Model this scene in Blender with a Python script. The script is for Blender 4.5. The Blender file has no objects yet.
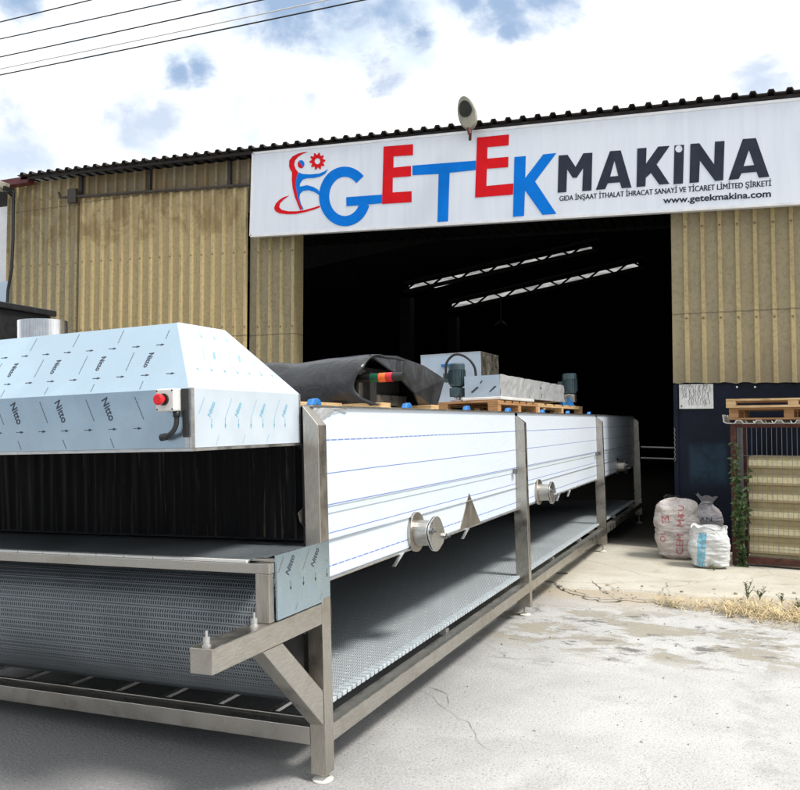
import bpy, bmesh, math, random
from mathutils import Vector, Matrix, noise
from mathutils.geometry import tessellate_polygon
from mathutils.bvhtree import BVHTree
random.seed(7)
C = bpy.context.scene.collection
V = Vector
# ------------------------------------------------------------------ camera
FPX, CX, CY, EYE, HOR, YAW = 820., 400., 395., 1.5, 430., 22.
pit = math.atan((HOR-CY)/FPX); yw = math.radians(YAW)
cF = V((-math.sin(yw)*math.cos(pit), math.cos(yw)*math.cos(pit), math.sin(pit)))
cR = V((math.cos(yw), math.sin(yw), 0)); cU = cR.cross(cF); cO = V((0, 0, EYE))
def ray(x, y): return cF + cR*((x-CX)/FPX) - cU*((y-CY)/FPX)
def on(x, y, p, n):
    d = ray(x, y); return cO + d*((V(p)-cO).dot(V(n))/d.dot(V(n)))
def ground_at(x, y, z=0): return on(x, y, (0, 0, z), (0, 0, 1))
def fac(x, y, Y=10.8): return on(x, y, (0, Y, 0), (0, 1, 0))
cam = bpy.data.cameras.new('camera'); co = bpy.data.objects.new('camera', cam); C.objects.link(co)
cam.sensor_width = 36; cam.sensor_fit = 'HORIZONTAL'; cam.lens = 36*FPX/800; cam.clip_end = 3000; cam.clip_start = .05
Mc = Matrix((cR, cU, -cF)).transposed().to_4x4(); Mc.translation = cO
co.matrix_world = Mc
bpy.context.scene.camera = co

# machine frame (the conveyor stands slightly out of level on its adjustable feet)
Ym = ray(757, 420).normalized(); Xm = -ray(-1500, 484).normalized()
Xm = (Xm - Ym*Xm.dot(Ym)).normalized(); Zm = Xm.cross(Ym)
fz = (ground_at(323, 785)-cO).dot(cF)
MO = cO + ray(326.3, 774)*fz
MM = Matrix((Xm, Ym, Zm)).transposed().to_4x4(); MM.translation = MO
def mgz(x, y, z=0.): return (z - MO.z - Xm.z*x - Ym.z*y)/Zm.z      # local height of the yard under a machine point

# ------------------------------------------------------------------ materials
class Mat:
    def __init__(s, name, col=(.5,.5,.5), rough=.5, metal=0., spec=.5):
        s.m = bpy.data.materials.new(name); s.m.use_nodes = True
        s.nt = s.m.node_tree; s.b = s.nt.nodes['Principled BSDF']
        s.set('Base Color', (*col, 1)); s.set('Roughness', rough); s.set('Metallic', metal); s.set('Specular IOR Level', spec)
    def set(s, k, v):
        s.b.inputs[k].default_value = v
    def n(s, t, **kw):
        nd = s.nt.nodes.new(t)
        for k, v in kw.items():
            if k[0] == '_': setattr(nd, k[1:], v)
            else:
                kk = int(k[1:]) if k[0] == 'i' and k[1:].isdigit() else k.replace('__', ' ')
                if hasattr(v, 'bl_idname') or isinstance(v, bpy.types.NodeSocket): s.nt.links.new(v, nd.inputs[kk])
                else: nd.inputs[kk].default_value = v
        return nd
    def link(s, a, k): s.nt.links.new(a, s.b.inputs[k])
    def obj(s): return s.n('ShaderNodeTexCoord').outputs['Object']
    def pos(s): return s.n('ShaderNodeNewGeometry').outputs['Position']
    def uv(s): return s.n('ShaderNodeTexCoord').outputs['UV']
    def scaled(s, vec, sc): return s.n('ShaderNodeMapping', Vector=vec, Scale=sc).outputs[0]
    def noise(s, vec, scale, detail=4, rough=.55, dist=0): return s.n('ShaderNodeTexNoise', Vector=vec, Scale=scale, Detail=detail, Roughness=rough, Distortion=dist).outputs['Fac']
    def math(s, op, a, b=0., c=0., clamp=False): return s.n('ShaderNodeMath', _operation=op, _use_clamp=clamp, i0=a, i1=b, i2=c).outputs[0]
    def rng(s, v, a, b, c=0., d=1.): return s.n('ShaderNodeMapRange', _interpolation_type='SMOOTHSTEP', i0=v, i1=a, i2=b, i3=c, i4=d).outputs[0]
    def mix(s, f, a, b):
        nd = s.nt.nodes.new('ShaderNodeMix'); nd.data_type = 'RGBA'
        for i, v in ((0, f), (6, a), (7, b)):
            if isinstance(v, bpy.types.NodeSocket): s.nt.links.new(v, nd.inputs[i])
            else: nd.inputs[i].default_value = v if i == 0 else (*v, 1)[:4]
        return nd.outputs[2]
    def xyz(s, vec):
        o = s.n('ShaderNodeSeparateXYZ', Vector=vec).outputs; return o[0], o[1], o[2]
    def bump(s, h, dist=.01, st=1.):
        b = s.n('ShaderNodeBump', Height=h, Distance=dist, Strength=st); s.link(b.outputs[0], 'Normal'); return b

def simple(name, col, rough=.5, metal=0., var=.25, sc=6, bump=0., spec=.5):
    m = Mat(name, col, rough, metal, spec)
    p = m.obj(); f = m.noise(p, sc, 6, .6)
    lo = tuple(c*(1-var) for c in col); hi = tuple(min(1, c*(1+var)) for c in col)
    m.link(m.mix(m.rng(f, .3, .7), lo, hi), 'Base Color')
    m.link(m.rng(m.noise(p, sc*2.3, 4), .2, .8, max(.03, rough-.1), min(1, rough+.12)), 'Roughness')
    if bump: m.bump(m.noise(p, sc*8, 5), bump)
    return m.m

def steel(name, col=(.5,.475,.43), rough=.3, stretch=(40,3,40), stain=.35):
    m = Mat(name, col, rough, .95)
    p = m.obj()
    br = m.noise(m.scaled(p, stretch), 6, 5, .7)
    st = m.noise(p, 5, 6, .65, .6)
    c1 = m.mix(m.rng(br, .3, .7), tuple(c*.82 for c in col), tuple(min(1, c*1.1) for c in col))
    c2 = m.mix(m.math('MULTIPLY', m.rng(st, .48, .72), stain), c1, (.27,.23,.17))
    m.link(c2, 'Base Color')
    m.link(m.rng(m.noise(p, 9, 5), .25, .75, rough-.09, rough+.17), 'Roughness')
    m.bump(br, .0012, .5)
    return m.m
M = {}
M['steel'] = steel('brushed steel')
M['steel_clean'] = steel('clean steel', (.66,.66,.65), .27, (3,3,30), .12)
M['steel_z'] = steel('steel upright', (.47,.44,.39), .29, (40,40,3), .45)
M['steel_pipe'] = steel('polished pipe steel', (.72,.72,.72), .16, (22,22,.6), .15)
M['steel_dark'] = steel('dark steel', (.25,.25,.25), .4)
M['black'] = simple('black plastic', (.012,.012,.013), .45)
M['dark_inside'] = simple('dark interior', (.012,.012,.012), .85)  # darkness of the unlit insides put into a near-black base colour
M['tray'] = simple('tunnel underside', (.03,.033,.038), .5, .3)
M['blue_clip'] = simple('blue clamp plastic', (.02,.16,.45), .45)
M['red_btn'] = simple('red button', (.65,.012,.02), .3, var=.05)
M['box_grey'] = simple('light grey plastic', (.62,.62,.6), .4, var=.06)
M['motor'] = simple('motor green grey paint', (.05,.085,.1), .42, .2, .2, 14)
M['white_foot'] = simple('white foot', (.68,.66,.6), .55)
M['wood'] = None

def film_white():
    m = Mat('white protective film', (.84,.87,.9), .32)
    p = m.obj(); x, y, z = m.xyz(p)
    w = m.noise(m.scaled(p, (1, .6, 3)), 2.2, 3)
    zz = m.math('ADD', z, m.math('MULTIPLY', m.math('SUBTRACT', w, .5), .006))
    line = None
    for z0, wd in ((1.407,.0045), (1.256,.003), (1.112,.0035), (.981,.003), (.831,.0045)):
        d = m.math('ABSOLUTE', m.math('SUBTRACT', zz, z0))
        l = m.rng(d, wd*.5, wd*.5+.002, 1, 0)
        if wd > .004:
            dash = m.rng(m.math('SINE', m.math('MULTIPLY', y, 95.)), -.9, -.5, .45, 1)
            l = m.math('MULTIPLY', l, dash)
        line = l if line is None else m.math('MAXIMUM', line, l)
    band = m.math('MULTIPLY', m.rng(zz, 1.068, 1.074), m.rng(zz, 1.1, 1.106, 1, 0))
    sc = m.noise(m.scaled(p, (3,14,40)), 3, 4)
    c = m.mix(m.math('MULTIPLY', band, m.rng(sc, .3, .7, .3, .9)), (.62,.68,.75), (.55,.64,.66))
    haze = m.noise(m.scaled(p, (1, .5, 1.6)), 3.5, 5, .62, .8)
    c = m.mix(m.rng(haze, .45, .7, 0, .7), c, (.56,.65,.77))
    c = m.mix(m.math('MULTIPLY', line, .85), c, (.07,.13,.42))
    m.link(c, 'Base Color')
    wr = m.noise(m.scaled(p, (1,2.2,7)), 4, 5, .6, .8)
    m.bump(wr, .006, .4)
    m.link(m.rng(haze, .3, .7, .36, .46), 'Roughness')
    m.set('Metallic', 0)
    return m.m
M['film_white'] = film_white()
def film_blue(name, col, metal, rough):
    m = Mat(name, col, rough, metal)
    p = m.obj()
    f = m.noise(p, 2.5, 5, .6)
    m.link(m.mix(m.rng(f, .35, .7), tuple(c*.93 for c in col), tuple(min(1, c*1.06) for c in col)), 'Base Color')
    m.bump(m.noise(p, 4, 2, .45, .4), .004, .3)
    m.link(m.rng(m.noise(p, 8, 4), .3, .7, rough-.06, rough+.08), 'Roughness')
    return m.m
M['film_blue'] = film_blue('blue printed film on steel', (.45,.58,.68), .92, .26)
M['film_side'] = film_blue('pale printed film', (.57,.64,.71), .2, .35)
M['print_dark'] = simple('film print', (.03,.04,.06), .5, var=.1)
M['print_cyan'] = simple('pale film print', (.16,.45,.6), .5, var=.1)

def belt_mat():
    m = Mat('perforated belt', (.13,.15,.17), .38)
    u, v, _ = m.xyz(m.uv())
    def cell(vv, per, a, b): 
        fr = m.math('FRACT', m.math('DIVIDE', vv, per))
        return m.math('MULTIPLY', m.rng(fr, a-.04, a+.04), m.rng(fr, b-.04, b+.04, 1, 0))
    sl = m.math('ADD', u, m.math('MULTIPLY', m.math('SINE', m.math('MULTIPLY', v, 125.)), .0024))
    col = cell(sl, .0125, .22, .7)
    r1 = cell(v, .05, .08, .34); r2 = cell(v, .05, .46, .72)
    hole = m.math('MULTIPLY', col, m.math('MAXIMUM', r1, r2))
    gap = cell(v, .05, .86, .93)
    dk = m.math('MAXIMUM', hole, m.math('MULTIPLY', gap, .7))
    # small pale rivet heads scattered in a regular field
    ru = m.math('ABSOLUTE', m.math('SUBTRACT', m.math('FRACT', m.math('DIVIDE', m.math('ADD', u, m.math('MULTIPLY', m.math('FLOOR', m.math('DIVIDE', v, .1)), .0375)), .1)), .5))
    rv = m.math('ABSOLUTE', m.math('SUBTRACT', m.math('FRACT', m.math('DIVIDE', v, .1)), .4))
    riv = m.math('MULTIPLY', m.rng(ru, .03, .07, 1, 0), m.rng(rv, .03, .07, 1, 0))
    p = m.obj(); f = m.noise(p, 3, 5)
    c = m.mix(m.rng(f, .3, .7), (.13,.148,.16), (.19,.212,.23))
    c = m.mix(m.math('MULTIPLY', m.rng(v, 1.1, 1.3), .68), c, (.66,.72,.76)); c = m.mix(dk, c, (.008,.009,.01)); riv = m.math('MULTIPLY', riv, m.rng(v, 1.1, 1.15))  # belt past the roller lightened in colour for light lost under the tunnel
    c = m.mix(m.math('MULTIPLY', riv, .9), c, (.85,.88,.9))
    m.link(c, 'Base Color')
    m.bump(m.math('SUBTRACT', 1., dk), .003, .9)
    m.link(m.rng(f, .3, .7, .33, .46), 'Roughness')
    return m.m
M['belt'] = belt_mat()
M['belt_edge'] = simple('belt edge links', (.42,.47,.5), .38, 0, .15, 30)

def curtain_mat():
    m = Mat('black strip curtain', (.006,.006,.007), .45, 0, .1)
    p = m.obj()
    f = m.noise(m.scaled(p, (22, 4, .9)), 2, 6, .72, .15)
    m.link(m.mix(m.rng(f, .54, .72), (.0025,.0025,.003), (.06,.052,.038)), 'Base Color')  # fine vertical highlights painted in as paler streaks
    m.link(m.rng(f, .3, .7, .38, .6), 'Roughness')
    m.bump(m.noise(m.scaled(p, (14,4,1.2)), 3, 4, .6, .8), .006, .4)
    return m.m
M['curtain'] = curtain_mat()

def wood_mat(name, a, b):
    m = Mat(name, a, .7)
    p = m.obj(); f = m.noise(m.scaled(p, (2,2,22)), 3, 6, .65, 1.2); g = m.noise(p, 4, 4)
    c = m.mix(m.rng(f, .3, .7), a, b); c = m.mix(m.rng(g, .58, .75, 0, .5), c, tuple(k*.45 for k in a))
    m.link(c, 'Base Color'); m.bump(f, .003); return m.m
M['wood'] = wood_mat('pallet wood', (.4,.24,.1), (.62,.44,.24))
M['wood_old'] = wood_mat('weathered wood', (.28,.13,.045), (.42,.24,.11))

def clad_mat(name, ridge, valley, per=.2, axis=0, ridge_c=0., dirt=.5):
    m = Mat(name, ridge, .6, 0, .35)
    p = m.pos(); c3 = m.xyz(p)
    fr = m.math('FRACT', m.math('DIVIDE', m.math('SUBTRACT', c3[axis], ridge_c), per))
    d = m.math('ABSOLUTE', m.math('SUBTRACT', fr, .5))
    sp = m.noise(p, 22, 6, .75); big = m.noise(m.scaled(p, (1.6,1,.5)), 1.3, 5, .6)
    c = m.mix(m.rng(d, .12, .2), ridge, valley)
    c = m.mix(m.rng(big, .38, .7, 0, .45), c, tuple(k*.72 for k in ridge))
    c = m.mix(m.rng(sp, .42, .7, 0, dirt), c, (.14,.12,.075))
    sp2 = m.noise(p, 60, 3, .7)
    c = m.mix(m.rng(sp2, .6, .72, 0, .45), c, (.52,.5,.42))
    drip = m.noise(m.scaled(p, (9,9,.7)), 2, 5, .7)
    c = m.mix(m.rng(drip, .56, .74, 0, .45), c, (.12,.09,.045))
    if axis == 0:       # screw heads with rust halos in rows, old water stain, rust runs
        x_, y_, z_ = c3
        zr = m.math('ABSOLUTE', m.math('SUBTRACT', m.math('FRACT', m.math('DIVIDE', m.math('ADD', z_, m.math('MULTIPLY', x_, .03)), 1.15)), .5))
        rad = m.math('SQRT', m.math('ADD', m.math('POWER', m.math('MULTIPLY', zr, 1.15), 2.), m.math('POWER', m.math('MULTIPLY', d, per), 2.)))
        c = m.mix(m.math('MULTIPLY', m.rng(rad, .008, .03, 1, 0), .55), c, (.16,.09,.035)); c = m.mix(m.rng(rad, .006, .010, 1, 0), c, (.05,.04,.03))
        sn = m.noise(m.scaled(p, (1.5,1,1.2)), 1.5, 6, .65, .7)
        zz = m.math('ADD', z_, m.math('MULTIPLY', sn, 1.6))
        c = m.mix(m.math('MULTIPLY', m.math('MULTIPLY', m.rng(zz, 5.35, 5.75), m.rng(sn, .42, .6)), .6), c, (.2,.13,.05))
        sm_ = m.math('ABSOLUTE', m.math('SUBTRACT', m.math('FRACT', m.math('DIVIDE', m.math('ADD', z_, .65), 2.4)), .5))
        c = m.mix(m.math('MULTIPLY', m.rng(sm_, .002, .006, 1, 0), .6), c, (.1,.085,.05))
        c = m.mix(m.math('MULTIPLY', m.rng(m.math('ADD', z_, m.math('MULTIPLY', sp, .5)), 2.2, 2.9, 1, 0), .4), c, (.15,.13,.09))
    m.link(c, 'Base Color'); m.bump(sp, .004, .5); return m.m
M['clad'] = clad_mat('weathered yellow cladding', (.45,.365,.19), (.31,.262,.165))
M['clad_gate'] = clad_mat('yellow gate cladding', (.56,.44,.225), (.46,.36,.185), .2, dirt=.35)
M['clad_upper'] = clad_mat('dull upper cladding', (.27,.215,.12), (.18,.145,.09), dirt=.6)
M['sheet_stack'] = clad_mat('leaning yellow sheets', (.7,.62,.4), (.36,.29,.15), .185, 2, .123, .3)
M['roof'] = simple('dark roof sheet', (.035,.03,.028), .6, .2)
M['rust'] = simple('rusty red steel', (.075,.022,.014), .65, .2, .4, 12, .001)
M['track'] = simple('dark brown rail', (.05,.04,.03), .6)
M['maroon'] = simple('maroon gutter', (.1,.015,.018), .5)
M['white_sheet'] = simple('white sheet metal', (.7,.7,.68), .4, .1, .1)
def navy_mat():
    m = Mat('navy painted steel', (.012,.025,.07), .5, 0, .2)
    p = m.pos(); x, y, z = m.xyz(p)
    f = m.noise(p, 3, 6, .65)
    c = m.mix(m.rng(f, .35, .7), (.002,.004,.011), (.005,.009,.023))
    pa = m.math('MULTIPLY', m.math('MULTIPLY', m.rng(x, -.52, -.46), m.rng(x, -.1, -.02, 1, 0)), m.math('MULTIPLY', m.rng(z, .75, .95), m.rng(z, 1.28, 1.38, 1, 0)))
    c = m.mix(m.math('MULTIPLY', pa, m.rng(f, .3, .6, .1, .8)), c, (.015,.04,.065))
    m.link(c, 'Base Color'); return m.m
M['navy'] = navy_mat()

def sign_mat():
    m = Mat('sign face', (.74,.77,.83), .3, 0, .5)
    p = m.pos()
    f = m.noise(m.scaled(p, (5,1,.35)), 2.5, 5, .6); g = m.noise(p, .5, 3)
    c = m.mix(m.rng(f, .3, .75), (.68,.72,.79), (.6,.65,.74)); c = m.mix(m.rng(g, .35, .7, 0, .5), c, (.72,.76,.81))
    m.link(c, 'Base Color'); m.bump(m.noise(m.scaled(p, (6,1,.4)), 2, 3), .004, .3); return m.m
M['sign'] = sign_mat()
M['s_blue'] = simple('sign blue', (.008,.17,.62), .6, spec=0., var=.06)
M['s_red'] = simple('sign red', (.62,.016,.022), .6, spec=0., var=.06)
M['s_dark'] = simple('sign charcoal', (.035,.042,.06), .6, spec=0., var=.1)
M['s_trim'] = simple('sign trim', (.72,.72,.72), .35, .3, .08)

def asphalt():
    m = Mat('yard asphalt', (.3,.3,.3), .9, 0, .25)
    p = m.pos(); x, y, z = m.xyz(p)
    fine = m.noise(p, 100, 3, .75); fine2 = m.noise(p, 55, 4, .7); med = m.noise(p, 2.2, 6, .6, .5); big = m.noise(p, .55, 5, .6, .4)
    c = m.mix(m.rng(med, .35, .68), (.47,.465,.455), (.54,.535,.52))
    shade_x = m.math('ADD', m.math('ADD', x, m.math('MULTIPLY', y, .12)), m.math('MULTIPLY', m.math('SUBTRACT', m.noise(p, .9, 6, .65, .5), .5), 2.6))
    c = m.mix(m.rng(shade_x, -2.1, .1, 1, 0), c, (.27,.27,.272))       # soft shade around the machine painted into the asphalt colour
    c = m.mix(m.rng(fine, .52, .66, 0, .5), c, (.12,.12,.12))
    c = m.mix(m.rng(fine2, .58, .7, 0, .5), c, (.6,.6,.58))
    c = m.mix(m.rng(fine2, .42, .32, 0, .7), c, (.1,.1,.1))
    # dusty tan band along the apron edge
    yy = m.math('ADD', y, m.math('MULTIPLY', m.math('SUBTRACT', m.noise(p, 1.6, 5, .65), .5), 1.5))
    yy = m.math('ADD', yy, m.math('MULTIPLY', x, .05))
    band = m.math('MULTIPLY', m.rng(yy, 6.9, 7.7), m.rng(fine2, .25, .5, .65, 1))
    c = m.mix(m.math('MULTIPLY', band, .85), c, (.44,.37,.27))
    # worn broken patches in front of the band
    dx = m.math('DIVIDE', m.math('ADD', x, .55), 1.5); dy = m.math('DIVIDE', m.math('SUBTRACT', y, 6.35), .75)
    dd = m.math('SQRT', m.math('ADD', m.math('MULTIPLY', dx, dx), m.math('MULTIPLY', dy, dy)))
    pn = m.noise(m.scaled(p, (1, 1.5, 1)), 1.9, 8, .72, .2)
    pm = m.math('MULTIPLY', m.rng(pn, .47, .56), m.rng(dd, .8, 1.25, 1, 0))
    c = m.mix(m.math('MULTIPLY', pm, .8), c, (.3,.27,.21))
    pn2 = m.noise(m.scaled(p, (1.3, 2., 1)), 2.6, 8, .75, .3)
    pm2 = m.math('MULTIPLY', m.rng(pn2, .55, .62), m.rng(dd, .9, 1.3, 1, 0))
    c = m.mix(m.math('MULTIPLY', pm2, .8), c, (.13,.125,.12))
    # hairline cracks
    wv = m.n('ShaderNodeVectorMath', _operation='ADD', i0=p, i1=m.n('ShaderNodeVectorMath', _operation='SCALE', i0=m.n('ShaderNodeTexNoise', Vector=p, Scale=2.5, Detail=5., Roughness=.7).outputs['Color'], Scale=.55).outputs[0]).outputs[0]
    vo = m.n('ShaderNodeTexVoronoi', _feature='DISTANCE_TO_EDGE', Vector=m.scaled(wv, (1,1,0)), Scale=.62).outputs['Distance']
    ck = m.math('MULTIPLY', m.rng(vo, .001, .006, 1, 0), m.rng(big, .48, .6))
    c = m.mix(m.math('MULTIPLY', ck, .28), c, (.1,.095,.09))
    # faint tyre tracks sweeping in to the doorway, oil drips
    arc = m.math('ADD', m.math('SUBTRACT', x, m.math('MULTIPLY', m.math('POWER', m.math('SUBTRACT', y, 5.), 2.), .06)), m.math('MULTIPLY', m.math('SUBTRACT', med, .5), .12))
    for c0 in (.1, 1.65):
        tk_ = m.rng(m.math('ABSOLUTE', m.math('SUBTRACT', arc, c0)), .07, .15, 1, 0)
        c = m.mix(m.math('MULTIPLY', m.math('MULTIPLY', tk_, m.rng(m.noise(p, 5, 5, .7), .4, .7)), .3), c, (.2,.195,.19))
    vo2 = m.n('ShaderNodeTexVoronoi', Vector=p, Scale=1.1, Randomness=1.).outputs['Distance']
    c = m.mix(m.math('MULTIPLY', m.rng(m.math('ADD', vo2, m.math('MULTIPLY', m.noise(p, 14, 4), .06)), .055, .08, 1, 0), .55), c, (.13,.125,.115))
    # stains
    st = m.noise(p, 1.1, 6, .7, 1.)
    c = m.mix(m.rng(st, .56, .72, 0, .4), c, (.24,.235,.22))
    m.link(c, 'Base Color')
    h = m.math('ADD', m.math('MULTIPLY', fine, .5), m.math('ADD', fine2, m.math('MULTIPLY', med, .3)))
    h = m.math('SUBTRACT', h, m.math('MULTIPLY', m.math('ADD', m.math('MULTIPLY', ck, .25), m.math('MULTIPLY', pm, .6)), 1.))
    m.bump(h, .012, .8); return m.m
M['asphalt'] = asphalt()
def concrete():
    m = Mat('apron concrete', (.45,.42,.36), .9, 0, .25)
    p = m.pos(); x, y, z = m.xyz(p)
    a = m.noise(p, 1.2, 6, .6, .4); b = m.noise(p, 40, 4, .7)
    c = m.mix(m.rng(a, .33, .68), (.42,.39,.32), (.52,.495,.43)); c = m.mix(m.rng(b, .52, .68, 0, .35), c, (.26,.24,.19))
    e = m.noise(p, 3.2, 6, .7, .6)
    c = m.mix(m.rng(e, .57, .68, 0, .5), c, (.32,.27,.18))
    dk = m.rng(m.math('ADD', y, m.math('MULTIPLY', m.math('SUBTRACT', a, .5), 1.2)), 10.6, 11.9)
    c = m.mix(m.math('MULTIPLY', dk, .93), c, (.045,.042,.038))  # hall shade past the doorway painted into the floor colour
    wv = m.n('ShaderNodeVectorMath', _operation='ADD', i0=p, i1=m.n('ShaderNodeVectorMath', _operation='SCALE', i0=m.n('ShaderNodeTexNoise', Vector=p, Scale=3., Detail=5.).outputs['Color'], Scale=.4).outputs[0]).outputs[0]
    vo = m.n('ShaderNodeTexVoronoi', _feature='DISTANCE_TO_EDGE', Vector=m.scaled(wv, (1,1,0)), Scale=.55).outputs['Distance']
    ck = m.rng(vo, .001, .007, 1, 0)
    c = m.mix(m.math('MULTIPLY', ck, .3), c, (.13,.11,.08))
    m.link(c, 'Base Color'); m.bump(m.math('ADD', b, m.math('MULTIPLY', a, 1.5)), .006, .6); return m.m
M['concrete'] = concrete()
def sky_pane():
    m = Mat('dusty skylight sheet', (.4,.4,.38), .6); p = m.pos()
    t = m.n('ShaderNodeBsdfTranslucent'); f = m.noise(p, 2.5, 5, .6)
    m.nt.links.new(m.mix(m.rng(f, .3, .7), (.1,.1,.1), (.26,.26,.255)), t.inputs[0])
    m.nt.links.new(t.outputs[0], m.nt.nodes['Material Output'].inputs[0]); return m.m
M['skylight'] = sky_pane()
M['tarp'] = None
def tarp_mat():
    m = Mat('grey rubber sheet', (.07,.075,.08), .28)
    p = m.obj(); f = m.noise(p, 4, 6, .65, .5); g = m.noise(p, 30, 5, .7)
    c = m.mix(m.rng(f, .35, .7), (.012,.013,.016), (.035,.038,.044)); c = m.mix(m.rng(g, .6, .75, 0, .12), c, (.2,.2,.2))
    m.link(c, 'Base Color'); m.bump(m.noise(p, 7, 5, .6, .7), .02, .6); return m.m
M['tarp'] = tarp_mat()
M['foil'] = None
def foil_mat():
    m = Mat('crumpled foil wrap', (.45,.46,.48), .32, .45)
    p = m.obj(); f = m.noise(m.scaled(p, (1,1,1)), 9, 6, .7, 1.)
    m.link(m.mix(m.rng(f, .3, .75), (.56,.58,.6), (.66,.68,.7)), 'Base Color'); m.bump(f, .006, .6); return m.m
M['foil'] = foil_mat()
def sack_mat(name, col, dirt):
    m = Mat(name, col, .65, 0, .3)
    p = m.obj(); f = m.noise(p, 7, 6, .7, .5)
    c = m.mix(m.rng(f, .45, .72, 0, dirt), col, (.3,.25,.2)); m.link(c, 'Base Color')
    wr = m.noise(m.scaled(p, (1,1,2.2)), 8, 6, .65, .8); wv = m.noise(m.scaled(p, (1,1,1)), 120, 2)
    m.bump(m.math('ADD', wr, m.math('MULTIPLY', wv, .12)), .05, 1.); return m.m
M['sack_pink'] = sack_mat('woven sack', (.76,.69,.66), .45)
M['sack_grey'] = sack_mat('grey woven sack', (.42,.41,.44), .6)
M['sack_white'] = sack_mat('white woven sack', (.76,.77,.77), .3)
M['sack_red'] = simple('sack red print', (.5,.13,.16), .6, var=.35, sc=25)
M['sack_blue'] = simple('sack blue print', (.16,.42,.56), .6, var=.3, sc=25)
M['leaf'] = simple('leaf', (.05,.085,.025), .5, var=.5, sc=9)
M['leaf_dry'] = simple('dusty leaf', (.13,.15,.06), .6, var=.5, sc=9)
M['straw'] = simple('dry straw', (.5,.4,.23), .8, var=.55, sc=12)
M['stone'] = simple('stones', (.3,.27,.22), .85, var=.5, sc=20)
M['plaster'] = simple('white plaster', (.75,.76,.78), .7, 0, .08, 2)
M['dirt'] = simple('crumbled dirt', (.28,.2,.12), .95, 0, .5, 9, .01)
M['glass_dark'] = simple('dark lamp glass', (.018,.02,.016), .4, 0, spec=.2)
M['lamp_body'] = simple('lamp housing', (.26,.25,.2), .5, spec=.25)
M['paper'] = simple('notice plate', (.66,.66,.64), .5, 0, .12, 20)
M['green_l'] = simple('green lens', (.02,.12,.07), .3); M['orange_l'] = simple('orange lens', (.85,.16,.03), .3, var=.05); M['red_l'] = simple('red lens', (.55,.015,.03), .3, var=.05)
M['film_box'] = film_blue('blue film on cabinet', (.5,.6,.7), .5, .35)

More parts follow.
